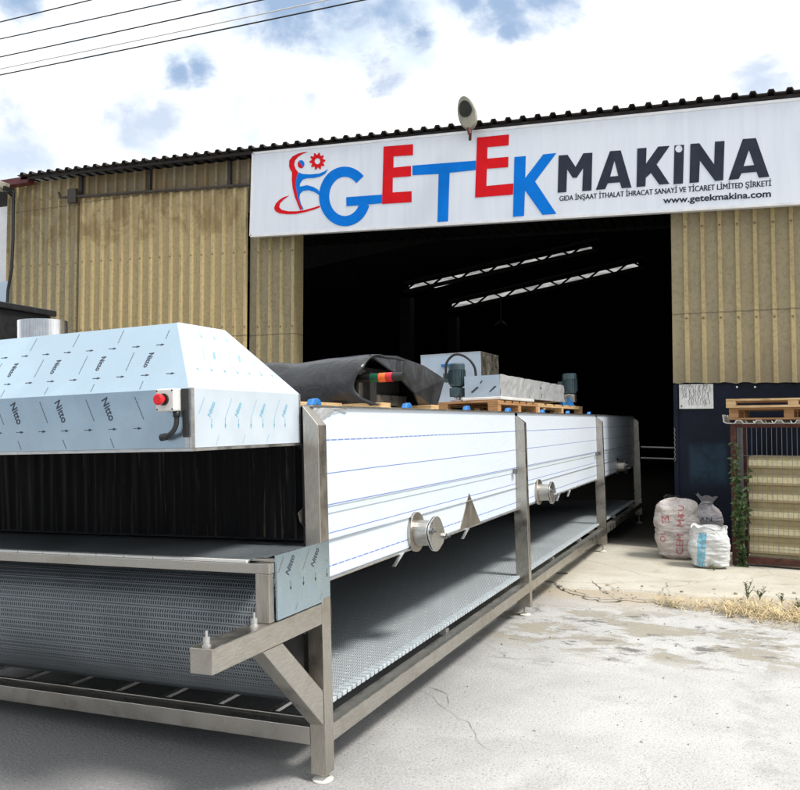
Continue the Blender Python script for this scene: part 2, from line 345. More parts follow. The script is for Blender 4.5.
# ------------------------------------------------------------------ mesh builder
class MB:
    def __init__(s): s.v = []; s.f = []; s.mi = []; s.uv = {}
    def add(s, vs, fs, mi=0):
        o = len(s.v); s.v += [V(v) for v in vs]
        for f in fs: s.f.append([i+o for i in f]); s.mi.append(mi)
        return s
    def box(s, a, b, mi=0, rot=None):
        (x0,y0,z0),(x1,y1,z1) = a, b
        vs = [V((x,y,z)) for z in (z0,z1) for y in (y0,y1) for x in (x0,x1)]
        if rot:
            c = (V(a)+V(b))/2; vs = [c+rot@(v-c) for v in vs]
        return s.add(vs, [(0,2,3,1),(4,5,7,6),(0,1,5,4),(2,6,7,3),(0,4,6,2),(1,3,7,5)], mi)
    def prism(s, pts, d, mi=0):          # planar outline (3D pts) extruded by vector d
        n = len(pts); pts = [V(p) for p in pts]; d = V(d)
        vs = pts+[p+d for p in pts]
        fs = [list(range(n)), list(range(2*n-1, n-1, -1))]+[(i, i+n, (i+1) % n+n, (i+1) % n) for i in range(n)]
        return s.add(vs, fs, mi)
    def cyl(s, a, b, r, r2=None, n=20, mi=0, caps=True):
        a, b = V(a), V(b); r2 = r if r2 is None else r2
        ax = (b-a).normalized(); t = ax.orthogonal().normalized(); u = ax.cross(t)
        vs = [a+(t*math.cos(k*math.tau/n)+u*math.sin(k*math.tau/n))*r for k in range(n)]+[b+(t*math.cos(k*math.tau/n)+u*math.sin(k*math.tau/n))*r2 for k in range(n)]
        fs = [(k, (k+1) % n, (k+1) % n+n, k+n) for k in range(n)]
        if caps: fs += [list(range(n-1, -1, -1)), list(range(n, 2*n))]
        return s.add(vs, fs, mi)
    def tube(s, pts, r, n=8, mi=0):
        pts = [V(p) for p in pts]; rings = []; t0 = None
        for i, p in enumerate(pts):
            d = (pts[min(i+1, len(pts)-1)]-pts[max(i-1, 0)]).normalized()
            t = d.orthogonal().normalized() if t0 is None else (t0-d*t0.dot(d)).normalized()
            t0 = t; u = d.cross(t)
            rr = r[i] if isinstance(r, (list, tuple)) else r
            rings.append([p+(t*math.cos(k*math.tau/n)+u*math.sin(k*math.tau/n))*rr for k in range(n)])
        vs = [v for q in rings for v in q]; fs = []
        for i in range(len(pts)-1):
            for k in range(n): fs.append((i*n+k, i*n+(k+1) % n, (i+1)*n+(k+1) % n, (i+1)*n+k))
        fs += [list(range(n-1, -1, -1)), [(len(pts)-1)*n+k for k in range(n)]]
        return s.add(vs, fs, mi)
    def lathe(s, c, prof, n=24, mi=0, ax='z'):
        c = V(c); vs = []
        for r, h in prof:
            for k in range(n):
                a = k*math.tau/n; p = V((r*math.cos(a), r*math.sin(a), h))
                if ax == 'x': p = V((h, p.x, p.y))
                vs.append(c+p)
        fs = [(i*n+k, i*n+(k+1) % n, (i+1)*n+(k+1) % n, (i+1)*n+k) for i in range(len(prof)-1) for k in range(n)]
        fs += [list(range(n-1, -1, -1)), [(len(prof)-1)*n+k for k in range(n)]]
        return s.add(vs, fs, mi)
    def grid(s, fn, nu, nv, mi=0):
        vs = [fn(i/nu, j/nv) for j in range(nv+1) for i in range(nu+1)]
        return s.add(vs, [(j*(nu+1)+i, j*(nu+1)+i+1, (j+1)*(nu+1)+i+1, (j+1)*(nu+1)+i) for j in range(nv) for i in range(nu)], mi)
    def build(s, name, mats, parent=None, world=False, bevel=0., smooth=False, recalc=True, solid=0., uvs=None, loc=None):
        me = bpy.data.meshes.new(name)
        vs = s.v
        if world and parent: inv = parent.matrix_world.inverted(); vs = [inv@v for v in vs]
        if loc is not None: vs = [v-V(loc) for v in vs]
        me.from_pydata([tuple(v) for v in vs], [], s.f)
        for m in (mats if isinstance(mats, (list, tuple)) else [mats]): me.materials.append(M[m] if isinstance(m, str) else m)
        for p, mi in zip(me.polygons, s.mi): p.material_index = mi; p.use_smooth = smooth
        if uvs:
            l = me.uv_layers.new(name='UVMap')
            for lp in me.loops: l.data[lp.index].uv = uvs[lp.vertex_index]
        if recalc:
            bm = bmesh.new(); bm.from_mesh(me); bmesh.ops.recalc_face_normals(bm, faces=bm.faces); bm.to_mesh(me); bm.free()
        o = bpy.data.objects.new(name, me); C.objects.link(o)
        if parent: o.parent = parent
        if loc is not None: o.location = loc
        if bevel:
            b = o.modifiers.new('bevel', 'BEVEL'); b.width = bevel; b.segments = 2; b.limit_method = 'ANGLE'; b.harden_normals = False
        if solid:
            q = o.modifiers.new('solid', 'SOLIDIFY'); q.thickness = solid; q.offset = 0
        if smooth and bevel == 0:
            pass
        return o
def tag(o, label=None, cat=None, group=None, kind=None):
    if label: o['label'] = label
    if cat: o['category'] = cat
    if group: o['group'] = group
    if kind: o['kind'] = kind
    return o
def thing(name, label, cat, loc=(0,0,0), mat=None, group=None):
    o = bpy.data.objects.new(name, None); C.objects.link(o); o.empty_display_size = .2
    o.matrix_world = mat if mat is not None else Matrix.Translation(loc)
    bpy.context.view_layer.update()
    return tag(o, label, cat, group)
def copy_tree(o, parent=None):
    c = o.copy(); C.objects.link(c); c.parent = parent
    if parent: c.matrix_parent_inverse = o.matrix_parent_inverse.copy()
    for ch in list(o.children): copy_tree(ch, c)
    return c
def text2d(t, off=0.):
    cu = bpy.data.curves.new('t', 'FONT'); cu.body = t; cu.offset = off; cu.resolution_u = 4; cu.fill_mode = 'FRONT'
    o = bpy.data.objects.new('t', cu); C.objects.link(o); bpy.context.view_layer.update()
    me = o.to_mesh(); vs = [(v.co.x, v.co.y) for v in me.vertices]; fs = [tuple(p.vertices) for p in me.polygons]
    o.to_mesh_clear(); bpy.data.objects.remove(o); bpy.data.curves.remove(cu)
    xs = [v[0] for v in vs]; ys = [v[1] for v in vs]; x0, x1, y0, y1 = min(xs), max(xs), min(ys), max(ys)
    return [((x-x0)/(x1-x0), (y-y0)/(y1-y0)) for x, y in vs], fs, (x1-x0)/(y1-y0)
T_NITTO = text2d('Nitto', .012)
def poly(mb, loops, mi=0):              # planar 3D loops (outer, holes...) filled
    loops = [[V(p) for p in l] for l in loops]; tri = tessellate_polygon(loops)
    return mb.add([p for l in loops for p in l], [tuple(t) for t in tri], mi)
def smooth(pts, k=6):
    pts = [V(p) for p in pts]; o = []
    for i in range(len(pts)-1):
        a, b, c, d = pts[max(i-1,0)], pts[i], pts[i+1], pts[min(i+2,len(pts)-1)]
        for j in range(k):
            t = j/k; o.append(.5*((2*b)+(c-a)*t+(2*a-5*b+4*c-d)*t*t+(3*b-a-3*c+d)*t**3))
    return o+[pts[-1]]
def struct(name, mb, mats, **k): return tag(mb.build(name, mats, **k), kind='structure')

# ------------------------------------------------------------------ ground
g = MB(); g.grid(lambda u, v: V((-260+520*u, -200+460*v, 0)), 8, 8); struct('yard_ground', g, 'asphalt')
def apron_edge(x): return 7.98+.09*math.sin(x*1.7+.6)+.05*math.sin(x*5.1)+.03*noise.noise(V((x*4, 0, 3)))*2+.02*noise.noise(V((x*17,1,0)))
a = MB(); n = 220; ed = [(-13+21*i/n) for i in range(n+1)]
top = [V((x, apron_edge(x), .018)) for x in ed]; bot = [V((x, apron_edge(x)-.02, -.01)) for x in ed]; bk = [V((x, 11.6, .018)) for x in ed]
a.add(top+bot+bk, [(i, i+1, 2*(n+1)+i+1, 2*(n+1)+i) for i in range(n)]+[((n+1)+i, (n+1)+i+1, i+1, i) for i in range(n)])
a.add([(-13,11.6,.018),(8,11.6,.018),(8,36,.018),(-13,36,.018)], [(0,1,2,3)])
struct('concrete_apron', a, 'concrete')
# main cracks: thin dark strips of crumbled asphalt lying in the surface
def crack(pxs, w, z, mat, name='ground_crack', jag=.02):
    pts = [ground_at(*p) for p in pxs]; out = []
    for i in range(len(pts)-1):
        k = max(2, int((pts[i+1]-pts[i]).length/.035))
        for j in range(k):
            p = pts[i].lerp(pts[i+1], j/k); out.append(p+V((noise.noise(p*9)*jag*2, noise.noise(p*9+V((5,5,5)))*jag*2, 0)))
    out.append(pts[-1]); L = []; R_ = []
    for i, p in enumerate(out):
        d = (out[min(i+1, len(out)-1)]-out[max(i-1, 0)]).normalized(); q = V((-d.y, d.x, 0))
        ww = w*(.25+1.1*abs(noise.noise(p*6)))*min(1, i/4+.1, (len(out)-1-i)/4+.1)
        L.append(V((p.x, p.y, z))+q*ww); R_.append(V((p.x, p.y, z))-q*ww)
    mb = MB(); m_ = len(out); mb.add(L+R_, [(i, i+1, m_+i+1, m_+i) for i in range(m_-1)])
    struct(name, mb, mat)
M['crackm'] = simple('crack fill', (.17,.155,.13), .95, var=.5, sc=30)
crack([(408,682),(424,692),(437,700),(452,712),(466,722),(478,738),(492,755)], .0022, .004, 'crackm')
crack([(410,684),(430,688),(448,695),(450,708)], .003, .004, 'crackm')
crack([(478,656),(520,659),(560,662),(600,668)], .0025, .004, 'crackm')
crack([(545,582),(562,589),(580,596),(600,602),(625,601),(650,602),(672,607),(700,610)], .028, .0225, 'crackm', jag=.05)
crack([(590,582),(600,590),(618,600)], .008, .0225, 'crackm')
crack([(672,583),(663,590),(655,600)], .005, .0225, 'crackm')
# loose stones
st = MB()
for i in range(260):
    if i < 150: x = random.uniform(-2.6, 2.2); y = apron_edge(x)+random.gauss(-.18, .17); s_ = random.uniform(.004, .02)
    else: x = random.uniform(-1.6, 2.5); y = random.uniform(4, 7.6); s_ = random.uniform(.003, .010)
    z = .0 if y < apron_edge(x) else .018
    vs = [V((x,y,z+s_*.3))+V((math.cos(t)*math.cos(q), math.sin(t)*math.cos(q), math.sin(q)*.6))*s_*random.uniform(.7, 1.3) for q in (-.5, .6) for t in (0, 1.3, 2.5, 3.9, 5.1)]
    st.add(vs+[V((x, y, z+s_*.95))], [(k, (k+1) % 5, 5+(k+1) % 5, 5+k) for k in range(5)]+[(5+k, 5+(k+1) % 5, 10) for k in range(5)])
tag(st.build('loose_stones', 'stone'), 'small loose stones scattered on the yard', 'stones', kind='stuff')

# ------------------------------------------------------------------ the conveyor machine
mach = thing('conveyor_tunnel_machine', 'long stainless steel conveyor tunnel with white film panels standing half in the hall doorway', 'conveyor machine', mat=MM)
W = 2.8; YE = 10.45
POST = [(0, .075, .075), (3.41, .11, .07), (7.06, .11, .07), (10.42, .11, .07)]
def foot(post, x, y, ztop):
    gz = mgz(x, y, .0 if MO.y+y < 8 else .018)
    pad = min(.02, (ztop-gz)*.4)
    f = MB()
    if ztop-gz > .02:
        f.cyl((x, y, gz+pad), (x, y, ztop+.01), .010, n=12, mi=1); f.cyl((x, y, ztop-.012), (x, y, ztop), .016, n=6, mi=1)
    r = .045
    f.lathe((x, y, gz), [(r*.95, 0), (r, .004), (r, pad*.6), (r*.5, pad), (.012, pad+.004)], 24)
    f.build('foot', ['white_foot','steel_clean'], post)
for side in (0, 1):
    for i, (y0, wx, wy) in enumerate(POST):
        z0 = max(-.0, mgz(-W*side, y0)+.03) if side else (-.01 if i == 0 else -.01)
        xa, xb = (-wx, 0) if not side else (-W, -W+wx)
        zo, zi = 1.475, 1.562
        za, zb = (zi, zo) if not side else (zo, zi)
        p = MB().prism([(xa, y0, z0), (xb, y0, z0), (xb, y0, zb), (xa, y0, za)], (0, wy, 0))
        if i: # ragged tape seam along the edge of each upright
            xx = xa-.004 if not side else xb
            for k in range(26):
                z = .85+k*.027; p.box((xx-.004*random.random(), y0-.002, z), (xx+.006, y0+.01, z+.02+.01*random.random()))
        po = p.build('post', 'steel_z', mach, bevel=.003)
        foot(po, (xa+xb)/2, y0+wy/2, z0)
    # side rail
    x0, x1 = (-.08, .0) if not side else (-W, -W+.08)
    r = MB()
    for i in range(3):
        ya = POST[i][0]+POST[i][2]+.001; yb = POST[i+1][0]-.001
        r.box((x0, ya, .111), (x1-.002, yb, .187))
    r.build('side_rail', 'steel', mach, bevel=.003)
fb = MB().box((-W+.076, .0, .111), (-.076, .075, .187)); fb.box((-W+.08, .085, .165), (-.1, .11, .195)); fb.build('front_beam', 'steel', mach, bevel=.003)
for y in (3.43, 7.08, 10.44): MB().box((-W+.11, y, .112), (-.11, y+.05, .16)).build('cross_beam', 'steel', mach, bevel=.003)
for k in range(8):
    x = -.36-k*.31; MB().box((x, .112, .172), (x+.03, 3.42, .186)).build('support_bar', 'steel_clean', mach)
for y in (1.7, 4.6, 5.9, 8.3): MB().box((-.13, y, .17), (-.082, y+.05, .205)).build('rail_bracket', 'steel_clean', mach, bevel=.002)
# little levelling tabs on the outside rail
# arm and brace
arm = MB().box((-.095, -.77, .627), (-.001, -.0015, .716)); arm.build('arm', 'steel', mach, bevel=.003)
MB().prism([(-.0765,-.455,.6255),(-.0765,-.315,.6255),(-.0765,-.002,.345),(-.0765,-.002,.2)], (.073,0,0)).build('brace', 'steel', mach, bevel=.003)
for y in (-.735, -.44):
    s_ = MB().cyl((-.05,y,.716),(-.05,y,.722),.017,n=18).cyl((-.05,y,.722),(-.05,y,.748),.0125,n=18).cyl((-.05,y,.748),(-.05,y,.768),.005,n=10); s_.build('stud', 'steel_clean', mach)
wire_ = MB().tube([(-.03,-.33,.717),(-.02,-.31,.735),(-.005,-.29,.75)], .0015).tube([(-.035,-.28,.717),(-.03,-.285,.74),(-.012,-.25,.745)], .0015); wire_.build('wire_end', 'black', mach)
# left arm (mirror)
MB().box((-W+.001, -.77, .627), (-W+.095, -.0015, .716)).build('arm', 'steel', mach, bevel=.003)
# bed front
bar = MB().box((-W+.08, -.40, .905), (-.005, -.36, .944)); bar.build('bed_bar', 'steel', mach, bevel=.003)
MB().box((-.07, -.398, .717), (-.008, -.362, .9045)).build('bed_leg', 'steel_z', mach, bevel=.003)
MB().box((-W+.1, -.398, .717), (-W+.16, -.362, .9045)).build('bed_leg', 'steel_z', mach, bevel=.003)
for k in range(17):
    x = -.11-k*.152; MB().box((x-.148, -.399, .945), (x, -.372, .954)).build('edge_strip', 'box_grey', mach)
MB().box((-.105, -.36, .945), (-.004, -.33, .957)).build('bed_trim', 'steel', mach, bevel=.002)
# end plate in printed film
def marks(mb, o, u, v, nu0, nu1, nv0, nv1, nrm, mi, inside, rot=-1.25, ts=.03, pu=.25, pv=.09, vert=False, rowoff=0):
    o, u, v, nrm = V(o), V(u).normalized(), V(v).normalized(), V(nrm).normalized()
    for r in range(nv0, nv1):
        for c in range(nu0, nu1):
            def put(pts, fs):
                w_ = [o+u*a_+v*b_ for a_, b_ in pts]
                if all(inside(a_, b_) for a_, b_ in pts): mb.add([q+nrm*.0012 for q in w_], fs, mi)
            if r % 2:
                for h in (0, .5):
                    a0 = (c+h)*pu; b0 = r*pv
                    if vert: put([(a0-.001,b0),(a0+.001,b0),(a0+.001,b0+.035),(a0-.001,b0+.035)], [(0,1,2,3)]); put([(a0-.005,b0+.012),(a0+.005,b0+.012),(a0,b0-.004)], [(0,1,2)])
                    else: put([(a0,b0-.0012),(a0+.03,b0-.0012),(a0+.03,b0+.0012),(a0,b0+.0012)], [(0,1,2,3)]); put([(a0+.022,b0-.005),(a0+.04,b0),(a0+.022,b0+.005)], [(0,1,2)])
            else:
                sh = .5 if (r//2+rowoff) % 2 else 0
                a0 = (c+sh)*pu; b0 = r*pv; vs, fs, asp = T_NITTO
                cr, sr = math.cos(rot), math.sin(rot); L = ts*asp
                put([(a0+(x*L-L/2)*cr-(y*ts-ts/2)*sr, b0+(x*L-L/2)*sr+(y*ts-ts/2)*cr) for x, y in vs], fs)
                a1 = a0-pu*.38; r2 = rot
                for k in range(12):
                    t = -.045+k*.0078; p0 = (a1+t*math.cos(r2), b0+t*math.sin(r2)); q = (-math.sin(r2)*.0012, math.cos(r2)*.0012); e = (math.cos(r2)*.0055, math.sin(r2)*.0055)
                    put([(p0[0]-q[0],p0[1]-q[1]),(p0[0]+e[0]-q[0],p0[1]+e[1]-q[1]),(p0[0]+e[0]+q[0],p0[1]+e[1]+q[1]),(p0[0]+q[0],p0[1]+q[1])], [(0,1,2,3)])
pl = MB().box((-.004, -.359, .722), (.004, -.001, .973)).box((.001, -.001, .735), (.004, .066, .973))
marks(pl, (.004,-.359,.722), (0,1,0), (0,0,1), 0, 3, 0, 4, (1,0,0), 1, lambda a_, b_: .01<a_<.41 and .01<b_<.245, rot=.95, ts=.028, pu=.2, pv=.1, vert=True)
pl.build('end_plate', ['film_blue','print_dark'], mach)
MB().box((-W-.003, -.359, .722), (-W+.004, -.001, .973)).build('end_plate', 'film_blue', mach)
# belt : top run, front roller, lower return run
def belt_part(name, path, x0, x1, mat='belt', step=None):
    mb = MB(); L = [0]
    for i in range(1, len(path)): L.append(L[-1]+(V(path[i])-V(path[i-1])).length)
    uvs = []
    for x in (x0, x1):
        for i, (y, z) in enumerate([(p[0], p[1]) for p in path]): mb.v.append(V((x, y, z))); uvs.append((x, L[i]))
    n_ = len(path); mb.f = [(i, i+1, n_+i+1, n_+i) for i in range(n_-1)]; mb.mi = [0]*(n_-1)
    return mb, uvs
path = [(-.385+.6*i, .952) for i in range(19)]
mb, uv_ = belt_part('belt', path, -W+.1, -.075); mb.build('conveyor_belt', 'belt', mach, uvs=uv_)
R0, zc = .29, .61
path = [(0+R0*math.cos(math.radians(90+a_)), zc+R0*math.sin(math.radians(90+a_))) for a_ in range(0, 181, 3)]+[(.01+y, .235+.085*math.exp(-(y/.07)**2)) for y in [.03,.06,.09,.12,.16,.2,.3,.5]+[k*.25 for k in range(3, 42)]]
mb, uv_ = belt_part('belt', path, -W+.12, -.088); bl = mb.build('conveyor_belt', 'belt', mach, uvs=uv_)
for p in bl.data.polygons: p.use_smooth = True
be = MB()
for k in range(205):                                  # link ends along the lower run
    y = .02+k*.05; zt = .239+.085*math.exp(-(y/.07)**2)
    be.prism([(-.135, y, zt-.022), (-.135, y+.036, zt-.022), (-.135, y+.036, zt), (-.135, y, zt)], (.052, .008, 0))
be.build('belt_edge_links', 'belt_edge', mach, bevel=.003)
MB().cyl((-W+.1, 0, zc), (-.10, 0, zc), .27, n=40).build('roller', 'dark_inside', mach)
MB().cyl((-.13, 0, zc), (-.08, 0, zc), .03, n=20).build('shaft', 'steel_dark', mach)
# tunnel body
def panel(y0, y1, x, sgn):
    # upper sheet, rolled seam, lower sheet set 6 mm back
    mb = MB(); T = .02*sgn
    prof = [(0, 1.556), (0, 1.107), (-.006*sgn, 1.101), (-.006*sgn, 1.074), (-.012*sgn, 1.068), (-.012*sgn, .786), (-.02*sgn,.778)]
    for (a1, z1), (a2, z2) in zip(prof, prof[1:]):
        mb.add([(x+a1, y0, z1), (x+a1, y1, z1), (x+a2, y1, z2), (x+a2, y0, z2)], [(0,1,2,3)])
    return mb
ys = [(.078, 3.405), (3.486, 7.055), (7.136, 10.415)]
for y0, y1 in ys:
    panel(y0, y1, -.074, 1).build('side_panel', 'film_white', mach)
    panel(y0, y1, -W+.074, -1).build('side_panel', 'film_white', mach)
core = MB().box((-W+.105, .09, .79), (-.105, YE-.02, .94)).box((-W+.105, .12, .96), (-.105, YE-.02, 1.54)); core.build('tunnel_core', 'tray', mach)
MB().box((-W+.06, .06, 1.557), (-.06, YE, 1.566)).build('roof_sheet', 'steel', mach, bevel=.002)
MB().box((-W+.12, .02, .3), (-W+.13, YE, .775)).build('far_guard', 'dark_inside', mach)
lip = MB().box((-.094, .08, .768), (-.08, 10.4, .777)); lip.build('panel_lip', 'steel_clean', mach)
# front frame round the opening, black strip curtain
ff = MB().box((-.1, .03, .96), (-.076, .075, 1.40)).box((-W+.08, .03, 1.375), (-.08, .07, 1.4)); ff.build('opening_frame', 'black', mach)
def cf(u, v):
    x = -W+.09+u*(W-.21); z = 1.385-v*(.40+.006*noise.noise(V((x*9,0,0))))
    w_ = noise.noise(V((x*17, z*.8, 1)))*.010+noise.noise(V((x*38, z*1.2, 5)))*.006*(.4+v)+.012*noise.noise(V((x*3, z*2, 9)))
    return V((x, .012+w_-.004*abs(math.sin(x*42)), z))
cu = MB(); cu.grid(cf, 420, 16)
cu.build('strip_curtain', 'curtain', mach, smooth=True)
MB().prism([(-.098,-.02,1.10),(-.098,.03,1.12),(-.098,.03,1.03),(-.098,-.005,1.06)], (.006,0,0)).build('hinge_tab', 'steel', mach)
# hood
hx, hl = -.10, -W+.10; z0h, z1h, z2h = 1.402, 1.614, 1.885
BR = dict(fr=(hx,-.728,0), bk=(hx,.022,0))
tF = (-.305, -.53); tB = (-.305, -.235)
hl_t = hl+.2
def q(*p): return [V(a_) for a_ in p]
fl = MB().add(q((hl,-.728,z0h),(hx-.012,-.728,z0h),(hx-.012,-.728,z1h),(hl,-.728,z1h)), [(0,1,2,3)])
fl.box((hl,-.727,z0h),(hx-.014,-.71,z0h+.01))
marks(fl, (hx-.03,-.728,z0h), (1,0,0), (0,0,1), -11, 1, 0, 4, (0,-1,0), 1, lambda a_, b_: -2.55<a_<-.10 and .004<b_<.205, rot=-1.12, ts=.03, pu=.235, pv=.075)
fl.build('hood_front', ['film_blue','print_dark'], mach)
fu = MB().add(q((hl,-.728,z1h),(hx-.012,-.728,z1h),(tF[0]-.01,tF[1],z2h),(hl_t,tF[1],z2h)), [(0,1,2,3)])
vv = V((0, tF[1]+.728, z2h-z1h)); nn = vv.cross(V((-1,0,0)))
nn = nn if nn.y < 0 else -nn
marks(fu, (hx-.03,-.728,z1h), (1,0,0), vv, -11, 1, 0, 5, nn, 1, lambda a_, b_: -2.5<a_<-.02-b_*.62 and .004<b_<.325, rot=-1.5, ts=.024, pu=.235, pv=.075, rowoff=1)
fu.build('hood_slope', ['film_blue','print_dark'], mach)
hs = MB().add(q((hx,-.715,z0h),(hx,.022,z0h),(hx,.022,z1h),(hx,-.715,z1h)), [(0,1,2,3)])
hs.add(q((hx-.001,-.722,z1h),(hx-.001,.022,z1h),(tB[0],tB[1],z2h),(tF[0],tF[1],z2h)), [(0,1,2,3)])
marks(hs, (hx,-.7,z0h), (0,1,0), (0,0,1), 0, 4, 0, 4, (1,0,0), 1, lambda a_, b_: .005<a_<.7 and .005<b_<.205, rot=1.05, ts=.02, pu=.17, pv=.07, vert=True)
v2 = V((tF[0]-hx, 0, z2h-z1h))
marks(hs, (hx,-.7,z1h), (0,1,0), v2, 0, 4, 0, 4, (.8,0,.6), 1, lambda a_, b_: .02+b_*.55<a_<.68-b_*.75 and .01<b_<.31, rot=1.05, ts=.016, pu=.17, pv=.09, vert=True)
hs.build('hood_side', ['film_side','print_cyan'], mach)
ht = MB().add(q((tF[0],tF[1],z2h),(tB[0],tB[1],z2h),(hl_t,tB[1],z2h),(hl_t,tF[1],z2h)), [(0,1,2,3)])
ht.add(q((tB[0],tB[1],z2h),(hx,.022,z1h),(hl,.022,z1h),(hl_t,tB[1],z2h)), [(0,1,2,3)])
ht.add(q((hl,-.728,z0h),(hl,.022,z0h),(hl,.022,z1h),(hl_t,tB[1],z2h),(hl_t,tF[1],z2h),(hl,-.728,z1h)), [(0,1,2,3,4,5)])
ht.add(q((hl,.022,z0h),(hx,.022,z0h),(hx,.022,z1h),(hl,.022,z1h)), [(0,1,2,3)])
ht.build('hood_top', 'film_side', mach)
hc = MB().box((hx-.012,-.73,z0h),(hx+.001,-.715,z1h+.002)).box((hl,-.731,z0h-.012),(hx+.002,-.716,z0h-.001)).box((hx-.012,-.715,z0h-.012),(hx+.002,.024,z0h-.001)).box((hx-.002,.010,z0h),(hx+.002,.024,z1h)).box((hx-.03,-.7305,z0h+.001),(hx-.013,-.7275,z1h-.003))
hc.build('hood_trim', 'steel_clean', mach)
MB().add(q((hx-.012,-.7285,z1h),(hx-.001,-.722,z1h),(tF[0],tF[1],z2h+.001),(tF[0]-.012,tF[1]-.001,z2h+.001)), [(0,1,2,3)]).build('hood_edge_fold', 'film_side', mach)
MB().box((hl+.02,-.70,z0h+.02),(hx-.02,.01,z0h+.03)).build('hood_underside', 'dark_inside', mach)
# emergency stop
es = MB().box((-.216,-.782,1.533),(-.136,-.7285,1.613)).build('emergency_stop_box', 'box_grey', mach, bevel=.005)
sb = MB().cyl((-.178,-.782,1.575),(-.178,-.792,1.575),.021,n=28,mi=1).cyl((-.178,-.792,1.575),(-.178,-.806,1.575),.014,n=20).lathe((0,0,0),[(0,0)],3)
sb = MB(); sb.cyl((-.178,-.782,1.575),(-.178,-.790,1.575),.021,n=28,mi=1); sb.cyl((-.178,-.790,1.575),(-.178,-.803,1.575),.012,n=20)
sb.cyl((-.178,-.803,1.575),(-.178,-.815,1.575),.019,.0205,n=28); sb.cyl((-.178,-.815,1.575),(-.178,-.820,1.575),.0205,.016,n=28)
sb.build('stop_button', ['red_btn','black'], es, smooth=False)
for dx in (-.033,.033):
    for dz in (-.033,.033): MB().cyl((-.176+dx,-.782,1.573+dz),(-.176+dx,-.7835,1.573+dz),.003,n=10).build('screw', 'black', es)
cb = MB().cyl((-.15,-.75,1.533),(-.15,-.75,1.512),.013,n=12).tube(smooth([(-.15,-.75,1.515),(-.15,-.752,1.49),(-.157,-.756,1.468),(-.172,-.76,1.452),(-.19,-.757,1.445),(-.205,-.748,1.443)]), .009, 12).cyl((-.196,-.75,1.444),(-.22,-.75,1.441),.013,n=14)
cb.build('cable_conduit', 'black', mach, smooth=True)
MB().box((-.134,-.745,1.535),(-.114,-.729,1.612)).box((-.131,-.742,1.44),(-.114,-.732,1.534)).build('stop_bracket', 'black', mach)
# chimney
ch = thing('exhaust_pipe_stub', 'shiny round steel exhaust pipe stub standing behind the machine hood', 'exhaust pipe', mat=MM@Matrix.Translation((-1.80,.2,1.566)))
cp = MB().cyl((0,0,0),(0,0,.522),.128,n=64,caps=False).cyl((0,0,.01),(0,0,.52),.122,n=64,caps=False).add([V((r_*math.cos(k*math.tau/64), r_*math.sin(k*math.tau/64), .522)) for r_ in (.128,.122) for k in range(64)], [(k, (k+1) % 64, 64+(k+1) % 64, 64+k) for k in range(64)])
cp.build('pipe', 'steel_pipe', ch, smooth=True); MB().cyl((0,0,.0),(0,0,.03),.16,n=48).build('flange', 'steel', ch)
# clamps on the roof edge
pr = MB(); pr.prism([(-.02,-.045,0),(-.02,.045,0),(-.02,.028,.03),(-.02,-.028,.03)], (.03,0,0)).box((-.016,-.012,.004),(.014,.012,.034))
clm = None
for y in (.149, 1.224, 2.275, 3.30, 4.457, 5.573, 6.771):
    if clm is None: clm = pr.build('clamp', 'blue_clip', mach, bevel=.006); c_ = clm
    else: c_ = clm.copy(); C.objects.link(c_); c_.parent = mach
    c_.location = (-.095, y, 1.566); c_.scale = (1.1,1.1,.95)
pf = MB()
def peel(u, v): return V((-.068+.012*math.sin(u*math.pi)*(1-v)+.006*noise.noise(V((u*9,v*5,0))), .085+u*.32, 1.555-v*(.05-.035*u)-.012*math.sin(u*7)*v))
pf.grid(peel, 26, 8); pf.build('peeled_film', 'foil', mach, smooth=True)
# inspection covers
def flange(y, z):
    fl_ = MB().cyl((-.086,y,z),(-.066,y,z),.112,n=40).cyl((-.066,y,z-.005),(.03,y,z-.005),.074,.07,n=32)
    o_ = fl_.build('bearing_flange', 'steel', mach, bevel=.002)
    c2 = MB(); pts = []
    for k in range(60):
        t = k*math.tau/60; r_ = .1+.03*abs(math.cos(t+.25))**8
        pts.append((.03, y+r_*math.cos(t)*1.0, z-.008+r_*math.sin(t)*.98))
    c2.prism(pts, (.006,0,0)); c2.prism([(.042, p[1], p[2]) for p in pts], (.008,0,0))
    c2.build('cover_plate', 'steel_clean', o_, bevel=.002)
    for sg in (-1, 1):
        kb = MB(); a_ = -.25 if sg > 0 else math.pi-.25; yy, zz = y+.112*math.cos(a_), z-.008+.112*math.sin(a_)
        kb.cyl((.048,yy,zz),(.066,yy,zz),.018,n=6).cyl((.064,yy,zz),(.088,yy,zz),.007,n=12).box((.07,yy-.02,zz-.006),(.08,yy+.02,zz+.006)); kb.build('wing_bolt', 'steel_dark', o_)
for y, z in ((1.25,.862),(4.12,.86),(8.6,.862)): flange(y, z)
MB().prism([(-.085,2.011,.779),(-.085,2.457,.766),(-.085,2.217,1.003)], (.004,0,0)).build('gusset_plate', 'steel_z', mach)
for y in (1.02, 2.13, 4.9, 5.4): MB().prism([(-.085,y+.02,.775),(-.085,y+.035,.775),(-.085,y-.095,.718),(-.085,y-.105,.718)], (.02,0,0)).build('latch_lever', 'steel_clean', mach)
for y in (3.33, 7.0): MB().cyl((-.09,y,1.09),(-.05,y,1.09),.02,n=12).box((-.06,y-.05,1.065),(-.045,y-.02,1.11)).build('latch', 'steel_dark', mach)
lb = MB()
for y in (4.75, 5.9): lb.box((-.02,y,mgz(0,y)+.008),(.12,y+.1,mgz(0,y)+.028))
